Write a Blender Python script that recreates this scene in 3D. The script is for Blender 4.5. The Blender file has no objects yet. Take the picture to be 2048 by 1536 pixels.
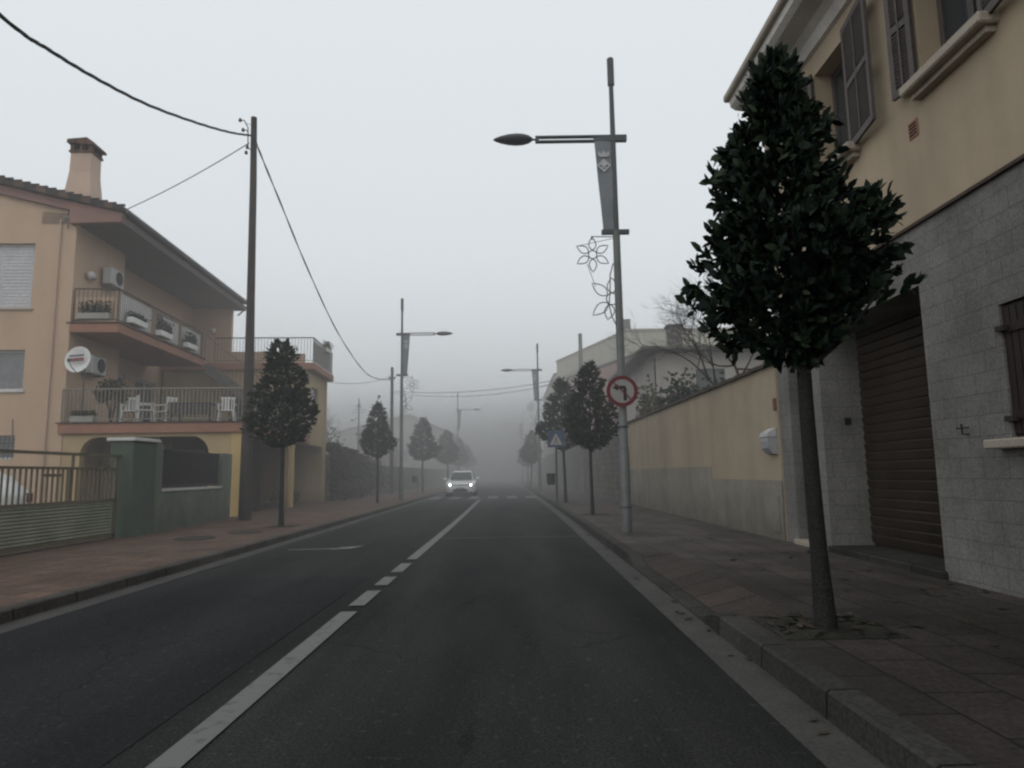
import bpy, math, random
from math import sin, cos, pi, sqrt, radians
from mathutils import Vector, Matrix, noise

scn = bpy.context.scene
COL = scn.collection
random.seed(7)

# ------------------------------------------------------------------ helpers
def tag(o, label=None, cat=None, group=None, kind=None):
    if label: o['label'] = label
    if cat: o['category'] = cat
    if group: o['group'] = group
    if kind: o['kind'] = kind
    return o

def thing(name, loc, label, cat, group=None, rz=0.0):
    o = bpy.data.objects.new(name, None)
    COL.objects.link(o)
    o.location = loc
    o.rotation_euler = (0, 0, rz)
    o.empty_display_size = 0.2
    return tag(o, label, cat, group)

class MB:
    """collects faces, then links them as one mesh object"""
    def __init__(s):
        s.v, s.f = [], []
    def add(s, vs, fs):
        b = len(s.v)
        s.v += [tuple(p) for p in vs]
        s.f += [tuple(b + i for i in f) for f in fs]
        return s
    def box(s, x0, x1, y0, y1, z0, z1):
        return s.add([(x0,y0,z0),(x1,y0,z0),(x1,y1,z0),(x0,y1,z0),(x0,y0,z1),(x1,y0,z1),(x1,y1,z1),(x0,y1,z1)],
                     [(3,2,1,0),(4,5,6,7),(0,1,5,4),(1,2,6,5),(2,3,7,6),(3,0,4,7)])
    def cbox(s, x0, x1, y0, y1, z0, z1, c=0.02):
        """box with chamfered edges"""
        X, Y, Z = (x0, x1), (y0, y1), (z0, z1)
        vs, idx = [], {}
        for i in (0,1):
            for j in (0,1):
                for k in (0,1):
                    sx, sy, sz = (c if i == 0 else -c), (c if j == 0 else -c), (c if k == 0 else -c)
                    for a, p in enumerate(((X[i], Y[j]+sy, Z[k]+sz), (X[i]+sx, Y[j], Z[k]+sz), (X[i]+sx, Y[j]+sy, Z[k]))):
                        idx[(i,j,k,a)] = len(vs); vs.append(p)
        g = lambda *t: idx[t]
        fs = []
        fs.append((g(0,0,0,0),g(0,0,1,0),g(0,1,1,0),g(0,1,0,0))); fs.append((g(1,0,0,0),g(1,1,0,0),g(1,1,1,0),g(1,0,1,0)))
        fs.append((g(0,0,0,1),g(1,0,0,1),g(1,0,1,1),g(0,0,1,1))); fs.append((g(0,1,0,1),g(0,1,1,1),g(1,1,1,1),g(1,1,0,1)))
        fs.append((g(0,0,0,2),g(0,1,0,2),g(1,1,0,2),g(1,0,0,2))); fs.append((g(0,0,1,2),g(1,0,1,2),g(1,1,1,2),g(0,1,1,2)))
        for i in (0,1):
            for j in (0,1):
                fs.append((g(i,j,0,0),g(i,j,1,0),g(i,j,1,1),g(i,j,0,1)))
        for i in (0,1):
            for k in (0,1):
                fs.append((g(i,0,k,0),g(i,1,k,0),g(i,1,k,2),g(i,0,k,2)))
        for j in (0,1):
            for k in (0,1):
                fs.append((g(0,j,k,1),g(1,j,k,1),g(1,j,k,2),g(0,j,k,2)))
        for i in (0,1):
            for j in (0,1):
                for k in (0,1):
                    fs.append((g(i,j,k,0),g(i,j,k,1),g(i,j,k,2)))
        return s.add(vs, fs)
    def prism(s, poly, fn0, fn1):
        """polygon (2d points) swept from fn0(a,b) to fn1(a,b)"""
        n = len(poly)
        vs = [fn0(*p) for p in poly] + [fn1(*p) for p in poly]
        fs = [tuple(range(n)), tuple(range(2*n-1, n-1, -1))]
        fs += [(i, i+n, (i+1) % n + n, (i+1) % n) for i in range(n)]
        return s.add(vs, fs)
    def tube(s, path, r, n=8, cap=True):
        path = [Vector(p) for p in path]
        m = len(path)
        rs = r if isinstance(r, (list, tuple)) else [r]*m
        vs, fs = [], []
        ref = None
        for i, p in enumerate(path):
            d = (path[min(i+1, m-1)] - path[max(i-1, 0)]).normalized()
            if ref is None:
                ref = Vector((1,0,0)) if abs(d.x) < 0.8 else Vector((0,1,0))
            a = (ref - d*ref.dot(d)).normalized()
            b = d.cross(a)
            ref = a
            for k in range(n):
                t = 2*pi*k/n
                vs.append(p + (a*cos(t) + b*sin(t))*rs[i])
        for i in range(m-1):
            for k in range(n):
                k2 = (k+1) % n
                fs.append((i*n+k, i*n+k2, (i+1)*n+k2, (i+1)*n+k))
        if cap:
            fs.append(tuple(range(n-1, -1, -1)))
            fs.append(tuple((m-1)*n + k for k in range(n)))
        return s.add(vs, fs)
    def lathe(s, prof, n=16, M=Matrix.Identity(4)):
        vs, fs = [], []
        m = len(prof)
        for (r, z) in prof:
            for k in range(n):
                t = 2*pi*k/n
                vs.append(M @ Vector((r*cos(t), r*sin(t), z)))
        for i in range(m-1):
            for k in range(n):
                k2 = (k+1) % n
                fs.append((i*n+k, i*n+k2, (i+1)*n+k2, (i+1)*n+k))
        fs.append(tuple(range(n-1, -1, -1)))
        fs.append(tuple((m-1)*n+k for k in range(n)))
        return s.add(vs, fs)
    def ball(s, c, rx, ry, rz, n=14, m=9):
        prof = [(max(1e-3, sin(pi*i/(m-1))), -cos(pi*i/(m-1))) for i in range(m)]
        return s.lathe(prof, n, Matrix.Translation(c) @ Matrix.Diagonal((rx, ry, rz, 1)))
    def wall(s, P, a0, a1, b0, b1, holes, depth):
        """flat wall with rectangular openings; P(a,b,d) -> xyz"""
        A = sorted({a0, a1, *[h[0] for h in holes], *[h[1] for h in holes]})
        B = sorted({b0, b1, *[h[2] for h in holes], *[h[3] for h in holes]})
        def q(p):
            s.add(p, [(0,1,2,3)])
        for i in range(len(A)-1):
            for j in range(len(B)-1):
                ca, cb = (A[i]+A[i+1])/2, (B[j]+B[j+1])/2
                if any(h[0] < ca < h[1] and h[2] < cb < h[3] for h in holes):
                    continue
                for d in (0, depth):
                    q([P(A[i],B[j],d), P(A[i+1],B[j],d), P(A[i+1],B[j+1],d), P(A[i],B[j+1],d)])
        for (h0,h1,g0,g1) in list(holes) + [(a0,a1,b0,b1)]:
            for (p, r) in (((h0,g0),(h1,g0)), ((h1,g0),(h1,g1)), ((h1,g1),(h0,g1)), ((h0,g1),(h0,g0))):
                q([P(*p,0), P(*r,0), P(*r,depth), P(*p,depth)])
        return s
    def build(s, name, mat, parent=None, smooth=False, local=False):
        off = Vector((0,0,0))
        if parent is not None and not local:
            q = parent
            while q.parent is not None:
                q = q.parent
            off = q.location
        me = bpy.data.meshes.new(name)
        me.from_pydata([(p[0]-off[0], p[1]-off[1], p[2]-off[2]) for p in s.v], [], s.f)
        me.materials.append(mat)
        import bmesh
        bm = bmesh.new(); bm.from_mesh(me)
        bmesh.ops.recalc_face_normals(bm, faces=bm.faces)
        bm.to_mesh(me); bm.free()
        if smooth:
            me.polygons.foreach_set('use_smooth', [True]*len(me.polygons))
            try: me.set_sharp_from_angle(angle=radians(40))
            except Exception: pass
        me.update()
        o = bpy.data.objects.new(name, me)
        COL.objects.link(o)
        if parent is not None: o.parent = parent
        return o

def copy_tree(o, parent=None):
    c = o.copy(); COL.objects.link(c)
    if parent is not None: c.parent = parent
    for ch in list(o.children):
        copy_tree(ch, c)
    return c

# ------------------------------------------------------------------ materials
def _mat(name):
    m = bpy.data.materials.new(name); m.use_nodes = True
    nt = m.node_tree
    b = nt.nodes['Principled BSDF']
    return m, nt, b

def N(nt, t, **kw):
    n = nt.nodes.new(t)
    for k, v in kw.items(): setattr(n, k, v)
    return n

def rgba(c): return (c[0], c[1], c[2], 1)

def surf(name, c1, c2=None, scale=2.0, fine=45.0, rough=0.8, bump=0.0, metallic=0.0, streak=0.0, fine_amt=0.18, spec=0.3, dist=0.01, dirt=0.0):
    m, nt, b = _mat(name)
    L = nt.links.new
    if c2 is None: c2 = tuple(x*0.82 for x in c1)
    tc = N(nt, 'ShaderNodeTexCoord')
    n1 = N(nt, 'ShaderNodeTexNoise'); n1.inputs['Scale'].default_value = scale; n1.inputs['Detail'].default_value = 6; n1.inputs['Roughness'].default_value = 0.62
    L(tc.outputs['Object'], n1.inputs['Vector'])
    r1 = N(nt, 'ShaderNodeMapRange'); r1.inputs[1].default_value = 0.32; r1.inputs[2].default_value = 0.68
    L(n1.outputs['Fac'], r1.inputs[0])
    mx = N(nt, 'ShaderNodeMix', data_type='RGBA'); mx.inputs[6].default_value = rgba(c1); mx.inputs[7].default_value = rgba(c2)
    L(r1.outputs[0], mx.inputs[0])
    out = mx.outputs[2]
    n2 = N(nt, 'ShaderNodeTexNoise'); n2.inputs['Scale'].default_value = fine; n2.inputs['Detail'].default_value = 3
    L(tc.outputs['Object'], n2.inputs['Vector'])
    r2 = N(nt, 'ShaderNodeMapRange'); r2.inputs[1].default_value = 0.3; r2.inputs[2].default_value = 0.7
    r2.inputs[3].default_value = 1-fine_amt; r2.inputs[4].default_value = 1+fine_amt
    L(n2.outputs['Fac'], r2.inputs[0])
    vm = N(nt, 'ShaderNodeVectorMath', operation='SCALE'); L(out, vm.inputs[0]); L(r2.outputs[0], vm.inputs['Scale'])
    out = vm.outputs[0]
    if streak > 0:
        mp = N(nt, 'ShaderNodeMapping'); mp.inputs['Scale'].default_value = (1.7, 1.7, 0.30); L(tc.outputs['Object'], mp.inputs['Vector'])
        n3 = N(nt, 'ShaderNodeTexNoise'); n3.inputs['Scale'].default_value = 1.0; n3.inputs['Detail'].default_value = 5; L(mp.outputs[0], n3.inputs['Vector'])
        r3 = N(nt, 'ShaderNodeMapRange'); r3.inputs[1].default_value = 0.42; r3.inputs[2].default_value = 0.85; r3.inputs[3].default_value = 1; r3.inputs[4].default_value = 1-streak
        L(n3.outputs['Fac'], r3.inputs[0])
        v2 = N(nt, 'ShaderNodeVectorMath', operation='SCALE'); L(out, v2.inputs[0]); L(r3.outputs[0], v2.inputs['Scale'])
        out = v2.outputs[0]
    if dirt > 0:
        sp = N(nt, 'ShaderNodeSeparateXYZ'); L(tc.outputs['Object'], sp.inputs[0])
        n5 = N(nt, 'ShaderNodeTexNoise'); n5.inputs['Scale'].default_value = 2.2; n5.inputs['Detail'].default_value = 7; n5.inputs['Roughness'].default_value = 0.7; L(tc.outputs['Object'], n5.inputs['Vector'])
        a5 = N(nt, 'ShaderNodeMath', operation='MULTIPLY_ADD'); a5.inputs[1].default_value = -1.5; L(n5.outputs['Fac'], a5.inputs[0]); L(sp.outputs[2], a5.inputs[2])
        r5 = N(nt, 'ShaderNodeMapRange'); r5.inputs[1].default_value = -0.75; r5.inputs[2].default_value = 0.15; r5.inputs[3].default_value = 1-dirt; r5.inputs[4].default_value = 1; L(a5.outputs[0], r5.inputs[0])
        v3 = N(nt, 'ShaderNodeVectorMath', operation='SCALE'); L(out, v3.inputs[0]); L(r5.outputs[0], v3.inputs['Scale'])
        out = v3.outputs[0]
    L(out, b.inputs['Base Color'])
    b.inputs['Roughness'].default_value = rough
    b.inputs['Metallic'].default_value = metallic
    b.inputs['Specular IOR Level'].default_value = spec
    if bump > 0:
        bp = N(nt, 'ShaderNodeBump'); bp.inputs['Strength'].default_value = bump; bp.inputs['Distance'].default_value = dist
        L(n2.outputs['Fac'], bp.inputs['Height']); L(bp.outputs[0], b.inputs['Normal'])
    return m

def bricks(name, c1, c2, mortar, bw, bh, mode='wall', gap=0.012, offset=0.5, rough=0.8, bump=0.3, var=0.3, stain=0.35, near_shade=None):
    """courses of stone, tiles or slabs; mode wall: u = x+y, v = z; mode floor: u = y, v = x"""
    m, nt, b = _mat(name)
    L = nt.links.new
    tc = N(nt, 'ShaderNodeTexCoord')
    sp = N(nt, 'ShaderNodeSeparateXYZ'); L(tc.outputs['Object'], sp.inputs[0])
    cb = N(nt, 'ShaderNodeCombineXYZ')
    if mode == 'wall':
        ad = N(nt, 'ShaderNodeMath', operation='ADD'); L(sp.outputs[0], ad.inputs[0]); L(sp.outputs[1], ad.inputs[1])
        L(ad.outputs[0], cb.inputs[0]); L(sp.outputs[2], cb.inputs[1])
    else:
        L(sp.outputs[1], cb.inputs[0]); L(sp.outputs[0], cb.inputs[1])
    nw = N(nt, 'ShaderNodeTexNoise'); nw.inputs['Scale'].default_value = 1.3; L(tc.outputs['Object'], nw.inputs['Vector'])
    wv = N(nt, 'ShaderNodeVectorMath', operation='MULTIPLY_ADD'); wv.inputs[1].default_value = (0.02, 0.02, 0); 
    L(nw.outputs['Color'], wv.inputs[0]); L(cb.outputs[0], wv.inputs[2])
    bt = N(nt, 'ShaderNodeTexBrick'); bt.offset = offset; bt.squash = 1.0
    bt.inputs['Color1'].default_value = rgba(c1); bt.inputs['Color2'].default_value = rgba(c2); bt.inputs['Mortar'].default_value = rgba(mortar)
    bt.inputs['Scale'].default_value = 1; bt.inputs['Mortar Size'].default_value = gap; bt.inputs['Mortar Smooth'].default_value = 0.3
    bt.inputs['Brick Width'].default_value = bw; bt.inputs['Row Height'].default_value = bh
    L(wv.outputs[0], bt.inputs['Vector'])
    n1 = N(nt, 'ShaderNodeTexNoise'); n1.inputs['Scale'].default_value = 1.1; n1.inputs['Detail'].default_value = 7; n1.inputs['Roughness'].default_value = 0.65
    L(tc.outputs['Object'], n1.inputs['Vector'])
    r1 = N(nt, 'ShaderNodeMapRange'); r1.inputs[1].default_value = 0.3; r1.inputs[2].default_value = 0.72; r1.inputs[3].default_value = 1+stain*0.4; r1.inputs[4].default_value = 1-stain
    L(n1.outputs['Fac'], r1.inputs[0])
    n2 = N(nt, 'ShaderNodeTexNoise'); n2.inputs['Scale'].default_value = 38; n2.inputs['Detail'].default_value = 4; L(tc.outputs['Object'], n2.inputs['Vector'])
    r2 = N(nt, 'ShaderNodeMapRange'); r2.inputs[1].default_value = 0.3; r2.inputs[2].default_value = 0.7; r2.inputs[3].default_value = 1-var; r2.inputs[4].default_value = 1+var
    L(n2.outputs['Fac'], r2.inputs[0])
    mu = N(nt, 'ShaderNodeMath', operation='MULTIPLY'); L(r1.outputs[0], mu.inputs[0]); L(r2.outputs[0], mu.inputs[1])
    if near_shade:  # foreground shade painted into the slab colour, fading with distance along y
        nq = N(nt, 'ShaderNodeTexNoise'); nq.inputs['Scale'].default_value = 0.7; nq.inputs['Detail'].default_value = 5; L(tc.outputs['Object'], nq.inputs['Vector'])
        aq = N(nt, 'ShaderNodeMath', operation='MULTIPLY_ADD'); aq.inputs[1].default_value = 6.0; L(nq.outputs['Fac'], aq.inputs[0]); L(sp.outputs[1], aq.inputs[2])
        rq = N(nt, 'ShaderNodeMapRange'); rq.inputs[1].default_value = near_shade[0]+3; rq.inputs[2].default_value = near_shade[1]+3; rq.inputs[3].default_value = near_shade[2]; rq.inputs[4].default_value = 1; L(aq.outputs[0], rq.inputs[0])
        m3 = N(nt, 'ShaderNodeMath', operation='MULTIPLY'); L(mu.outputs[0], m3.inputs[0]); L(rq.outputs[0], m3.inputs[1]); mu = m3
    vm = N(nt, 'ShaderNodeVectorMath', operation='SCALE'); L(bt.outputs['Color'], vm.inputs[0]); L(mu.outputs[0], vm.inputs['Scale'])
    L(vm.outputs[0], b.inputs['Base Color'])
    b.inputs['Roughness'].default_value = rough
    b.inputs['Specular IOR Level'].default_value = 0.10 if mode == 'floor' else 0.25
    if bump > 0:
        sb = N(nt, 'ShaderNodeMath', operation='SUBTRACT'); L(n2.outputs['Fac'], sb.inputs[0]); L(bt.outputs['Fac'], sb.inputs[1])
        bp = N(nt, 'ShaderNodeBump'); bp.inputs['Strength'].default_value = bump; bp.inputs['Distance'].default_value = 0.012
        L(sb.outputs[0], bp.inputs['Height']); L(bp.outputs[0], b.inputs['Normal'])
    return m

def asphalt(name, c1, c2, speck):
    m, nt, b = _mat(name)
    L = nt.links.new
    tc = N(nt, 'ShaderNodeTexCoord')
    mp = N(nt, 'ShaderNodeMapping'); mp.inputs['Scale'].default_value = (1.0, 0.16, 1); L(tc.outputs['Object'], mp.inputs['Vector'])
    n1 = N(nt, 'ShaderNodeTexNoise'); n1.inputs['Scale'].default_value = 1.6; n1.inputs['Detail'].default_value = 6; n1.inputs['Roughness'].default_value = 0.6; L(mp.outputs[0], n1.inputs['Vector'])
    r1 = N(nt, 'ShaderNodeMapRange'); r1.inputs[1].default_value = 0.3; r1.inputs[2].default_value = 0.7; L(n1.outputs['Fac'], r1.inputs[0])
    mx = N(nt, 'ShaderNodeMix', data_type='RGBA'); mx.inputs[6].default_value = rgba(c1); mx.inputs[7].default_value = rgba(c2); L(r1.outputs[0], mx.inputs[0])
    n2 = N(nt, 'ShaderNodeTexNoise'); n2.inputs['Scale'].default_value = 60; n2.inputs['Detail'].default_value = 4; n2.inputs['Roughness'].default_value = 0.75; L(tc.outputs['Object'], n2.inputs['Vector'])
    r2 = N(nt, 'ShaderNodeMapRange'); r2.inputs[1].default_value = 0.3; r2.inputs[2].default_value = 0.7; r2.inputs[3].default_value = 1-speck; r2.inputs[4].default_value = 1+speck; L(n2.outputs['Fac'], r2.inputs[0])
    vm = N(nt, 'ShaderNodeVectorMath', operation='SCALE'); L(mx.outputs[2], vm.inputs[0]); L(r2.outputs[0], vm.inputs['Scale'])
    # scattered pale chips and worn spots
    n4 = N(nt, 'ShaderNodeTexNoise'); n4.inputs['Scale'].default_value = 17; n4.inputs['Detail'].default_value = 3; L(tc.outputs['Object'], n4.inputs['Vector'])
    r4 = N(nt, 'ShaderNodeMapRange'); r4.inputs[1].default_value = 0.61; r4.inputs[2].default_value = 0.72; r4.inputs[3].default_value = 0; r4.inputs[4].default_value = 0.38; L(n4.outputs['Fac'], r4.inputs[0])
    m2 = N(nt, 'ShaderNodeMix', data_type='RGBA'); m2.inputs[7].default_value = (0.075, 0.075, 0.072, 1); L(r4.outputs[0], m2.inputs[0]); L(vm.outputs[0], m2.inputs[6])
    out = m2.outputs[2]
    sx = N(nt, 'ShaderNodeSeparateXYZ'); L(tc.outputs['Object'], sx.inputs[0])
    wv = N(nt, 'ShaderNodeMath', operation='SINE'); ml = N(nt, 'ShaderNodeMath', operation='MULTIPLY'); ml.inputs[1].default_value = 3.9; L(sx.outputs[0], ml.inputs[0]); L(ml.outputs[0], wv.inputs[0])
    rl = N(nt, 'ShaderNodeMapRange'); rl.inputs[1].default_value = -1; rl.inputs[2].default_value = 1; rl.inputs[3].default_value = 0.86; rl.inputs[4].default_value = 1.16; L(wv.outputs[0], rl.inputs[0])
    nd = N(nt, 'ShaderNodeTexNoise'); nd.inputs['Scale'].default_value = 3.0; nd.inputs['Detail'].default_value = 4; L(tc.outputs['Object'], nd.inputs['Vector'])
    md = N(nt, 'ShaderNodeVectorMath', operation='MULTIPLY_ADD'); md.inputs[1].default_value = (0.35,0.35,0); L(nd.outputs['Color'], md.inputs[0]); L(tc.outputs['Object'], md.inputs[2])
    vo = N(nt, 'ShaderNodeTexVoronoi', feature='DISTANCE_TO_EDGE'); vo.inputs['Scale'].default_value = 0.62; L(md.outputs[0], vo.inputs['Vector'])
    nk = N(nt, 'ShaderNodeTexNoise'); nk.inputs['Scale'].default_value = 0.5; L(tc.outputs['Object'], nk.inputs['Vector'])
    th = N(nt, 'ShaderNodeMapRange'); th.inputs[1].default_value = 0.45; th.inputs[2].default_value = 0.7; th.inputs[3].default_value = 0.0; th.inputs[4].default_value = 0.012; L(nk.outputs['Fac'], th.inputs[0])
    lt = N(nt, 'ShaderNodeMath', operation='LESS_THAN'); L(vo.outputs['Distance'], lt.inputs[0]); L(th.outputs[0], lt.inputs[1])
    kd = N(nt, 'ShaderNodeMath', operation='MULTIPLY_ADD'); kd.inputs[1].default_value = -0.28; kd.inputs[2].default_value = 1.0; L(lt.outputs[0], kd.inputs[0])
    mm = N(nt, 'ShaderNodeMath', operation='MULTIPLY'); L(rl.outputs[0], mm.inputs[0]); L(kd.outputs[0], mm.inputs[1])
    vs = N(nt, 'ShaderNodeVectorMath', operation='SCALE'); L(out, vs.inputs[0]); L(mm.outputs[0], vs.inputs['Scale'])
    L(vs.outputs[0], b.inputs['Base Color'])
    b.inputs['Roughness'].default_value = 0.82; b.inputs['Specular IOR Level'].default_value = 0.08
    bp = N(nt, 'ShaderNodeBump'); bp.inputs['Strength'].default_value = 0.35; bp.inputs['Distance'].default_value = 0.006
    L(n2.outputs['Fac'], bp.inputs['Height']); L(bp.outputs[0], b.inputs['Normal'])
    return m

def worn_paint(name, c, under, amount=0.5):
    m, nt, b = _mat(name)
    L = nt.links.new
    tc = N(nt, 'ShaderNodeTexCoord')
    n1 = N(nt, 'ShaderNodeTexNoise'); n1.inputs['Scale'].default_value = 9; n1.inputs['Detail'].default_value = 8; n1.inputs['Roughness'].default_value = 0.7; L(tc.outputs['Object'], n1.inputs['Vector'])
    r1 = N(nt, 'ShaderNodeMapRange'); r1.inputs[1].default_value = amount; r1.inputs[2].default_value = amount+0.18; L(n1.outputs['Fac'], r1.inputs[0])
    mx = N(nt, 'ShaderNodeMix', data_type='RGBA'); mx.inputs[6].default_value = rgba(c); mx.inputs[7].default_value = rgba(under); L(r1.outputs[0], mx.inputs[0])
    L(mx.outputs[2], b.inputs['Base Color']); b.inputs['Roughness'].default_value = 0.7
    return m

def glassy(name, c, rough=0.12):
    m, nt, b = _mat(name)
    b.inputs['Base Color'].default_value = rgba(c); b.inputs['Roughness'].default_value = rough; b.inputs['Specular IOR Level'].default_value = 0.5
    return m

def leafy(name, c1, c2, c3, rough=0.5):
    m, nt, b = _mat(name)
    L = nt.links.new
    g = N(nt, 'ShaderNodeNewGeometry')
    rp = N(nt, 'ShaderNodeValToRGB')
    e = rp.color_ramp.elements; e[0].color = rgba(c1); e[1].color = rgba(c3); e[1].position = 1.0
    x = rp.color_ramp.elements.new(0.55); x.color = rgba(c2)
    L(g.outputs['Random Per Island'], rp.inputs[0]); L(rp.outputs[0], b.inputs['Base Color'])
    b.inputs['Roughness'].default_value = rough; b.inputs['Specular IOR Level'].default_value = 0.12
    return m

def lamp_on(name, c, s):
    m, nt, b = _mat(name)
    b.inputs['Base Color'].default_value = (0.8,0.8,0.8,1)
    b.inputs['Emission Color'].default_value = rgba(c); b.inputs['Emission Strength'].default_value = s
    return m

MT = {}
MT['ground'] = surf('yard earth', (0.06,0.055,0.045), (0.04,0.04,0.035), scale=0.6)
MT['yard'] = surf('yard concrete', (0.10,0.085,0.07), (0.07,0.06,0.05), scale=0.8)
MT['asphalt'] = asphalt('old asphalt', (0.031,0.031,0.0292), (0.0130,0.0136,0.0135), 0.8)
MT['asphalt_new'] = asphalt('smooth dark asphalt', (0.0235,0.024,0.0245), (0.0145,0.0152,0.0158), 0.5)
MT['gutter'] = surf('gutter concrete', (0.068,0.065,0.059), (0.036,0.035,0.032), scale=1.6, fine=40, bump=0.3, fine_amt=0.3)
MT['kerb'] = bricks('kerb stone', (0.056,0.053,0.048), (0.034,0.033,0.031), (0.012,0.012,0.011), 0.95, 40.0, 'floor', gap=0.012, offset=0.0, var=0.3, stain=0.5, bump=0.5)
MT['kerb_left'] = bricks('left kerb stone', (0.085,0.077,0.068), (0.060,0.055,0.050), (0.026,0.024,0.022), 0.95, 40.0, 'floor', gap=0.012, offset=0.0, var=0.25, stain=0.45, bump=0.4)
MT['gutter_left'] = surf('left gutter concrete', (0.058,0.055,0.050), (0.036,0.035,0.033), scale=1.6, fine=40, bump=0.3, fine_amt=0.3)
MT['pave_right'] = bricks('dark paving slabs', (0.100,0.085,0.077), (0.072,0.062,0.058), (0.034,0.031,0.029), 0.62, 0.42, 'floor', gap=0.010, stain=0.45, near_shade=(3.5,11,0.42))  # near slabs painted darker to stand in for the dim foreground corner
MT['pave_left'] = bricks('reddish paving tiles', (0.135,0.090,0.070), (0.105,0.073,0.059), (0.055,0.044,0.036), 0.4, 0.4, 'floor', gap=0.012, stain=0.4)
MT['ramp'] = bricks('red ramp pavers', (0.066,0.052,0.045), (0.050,0.042,0.038), (0.02,0.018,0.017), 0.55, 0.6, 'floor', gap=0.014, stain=0.3)
MT['line'] = worn_paint('white road paint', (0.118,0.118,0.113), (0.033,0.033,0.032), 0.52)
MT['line_old'] = worn_paint('worn road paint', (0.16,0.16,0.152), (0.035,0.035,0.034), 0.50)
MT['plaster_r'] = surf('cream render right house', (0.435,0.35,0.245), (0.355,0.287,0.202), scale=0.7, fine=70, bump=0.12, streak=0.20, fine_amt=0.07)
MT['plaster_wall'] = surf('cream boundary render', (0.41,0.335,0.24), (0.345,0.285,0.205), scale=0.8, fine=60, bump=0.15, streak=0.22, fine_amt=0.08)
MT['plaster_grey'] = surf('unpainted grey render', (0.305,0.275,0.225), (0.24,0.22,0.183), scale=1.4, fine=35, bump=0.3, streak=0.35, fine_amt=0.15, dirt=0.45)
MT['cladding'] = bricks('grey stone cladding', (0.196,0.189,0.176), (0.172,0.166,0.156), (0.118,0.114,0.108), 0.34, 0.2, 'wall', gap=0.005, var=0.22, stain=0.32)
MT['stone_dark'] = bricks('rough field stone', (0.19,0.17,0.145), (0.10,0.095,0.088), (0.06,0.056,0.052), 0.5, 0.26, 'wall', gap=0.02, var=0.4, stain=0.5, bump=0.6)
MT['plaster_l'] = surf('peach render left house', (0.53,0.378,0.26), (0.465,0.33,0.23), scale=0.6, fine=60, bump=0.1, streak=0.14, fine_amt=0.06, dirt=0.25)
MT['plaster_y'] = surf('yellow cream render', (0.46,0.345,0.185), (0.38,0.285,0.16), scale=0.8, fine=60, bump=0.1, streak=0.2, fine_amt=0.07, dirt=0.3)
MT['yellow'] = surf('yellow pillar paint', (0.54,0.39,0.17), (0.46,0.335,0.15), scale=1.2, streak=0.15, fine_amt=0.06)
MT['terracotta'] = surf('terracotta slab edge', (0.34,0.165,0.105), (0.27,0.135,0.095), scale=1.5, streak=0.15)
MT['rake'] = surf('brown pink fascia', (0.26,0.145,0.115), (0.21,0.12,0.098), scale=1.2)
MT['soffit'] = surf('grey brown soffit', (0.15,0.13,0.12), (0.12,0.105,0.098), scale=1.0)
MT['rooftile'] = bricks('weathered clay tile', (0.13,0.075,0.055), (0.09,0.06,0.048), (0.035,0.028,0.025), 0.22, 0.35, 'floor', gap=0.03, stain=0.4)
MT['green'] = surf('green wall paint', (0.170,0.195,0.145), (0.130,0.155,0.118), scale=1.1, fine=30, streak=0.35, bump=0.15, dirt=0.4)
MT['green_d'] = surf('dark green pillar paint', (0.085,0.108,0.082), (0.064,0.084,0.066), scale=1.1, streak=0.25)
MT['white_trim'] = surf('white painted trim', (0.62,0.61,0.58), (0.5,0.49,0.47), scale=2, streak=0.2)
MT['cornice'] = surf('pale cornice plaster', (0.66,0.63,0.58), (0.55,0.525,0.49), scale=1.2, streak=0.25)
MT['sillstone'] = surf('pale sill stone', (0.40,0.35,0.285), (0.32,0.28,0.23), scale=2)
MT['iron_brown'] = surf('brown railing paint', (0.075,0.055,0.045), (0.055,0.042,0.036), scale=3, rough=0.5)
MT['rail_tan'] = surf('tan railing paint', (0.27,0.24,0.20), (0.21,0.185,0.155), scale=3, rough=0.55)
MT['gate'] = surf('olive gate paint', (0.135,0.115,0.078), (0.105,0.09,0.064), scale=3, rough=0.5)
MT['gate_panel'] = surf('olive grey gate sheet', (0.29,0.305,0.225), (0.20,0.215,0.165), scale=1.3, streak=0.35, rough=0.55)
MT['dark_mesh'] = surf('dark fence infill', (0.050,0.047,0.043), (0.038,0.036,0.034), scale=4, rough=0.6)
MT['shutter'] = surf('grey brown shutter wood', (0.105,0.088,0.080), (0.078,0.066,0.062), scale=4, streak=0.3, rough=0.6)
MT['shutter_red'] = surf('dark red shutter wood', (0.032,0.017,0.014), (0.023,0.013,0.012), scale=4, streak=0.3, rough=0.55)
MT['door_wood'] = surf('dark brown door wood', (0.046,0.032,0.023), (0.028,0.021,0.016), scale=2.5, streak=0.4, rough=0.5)
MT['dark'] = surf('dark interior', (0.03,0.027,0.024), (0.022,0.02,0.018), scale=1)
MT['glass'] = glassy('window glass', (0.035,0.04,0.045))
MT['curtain'] = surf('net curtain behind glass', (0.20,0.205,0.21), (0.14,0.145,0.15), scale=5, rough=0.35, spec=0.5)
MT['blind'] = surf('grey white roller blind', (0.55,0.55,0.56), (0.48,0.48,0.49), scale=2, fine=20)
MT['screen'] = surf('white balcony screen', (0.74,0.73,0.70), (0.62,0.61,0.59), scale=2)
MT['steel'] = surf('grey galvanised steel', (0.16,0.165,0.165), (0.12,0.125,0.125), scale=3, rough=0.5, metallic=0.2, streak=0.2)
MT['steel_d'] = surf('dark grey lamp steel', (0.060,0.064,0.068), (0.048,0.052,0.056), scale=3, rough=0.45)
MT['banner'] = surf('blue grey banner cloth', (0.20,0.215,0.225), (0.155,0.17,0.185), scale=1.5, rough=0.9)
MT['crest'] = surf('pale crest print', (0.48,0.49,0.49), (0.40,0.41,0.41), scale=4)
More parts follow.
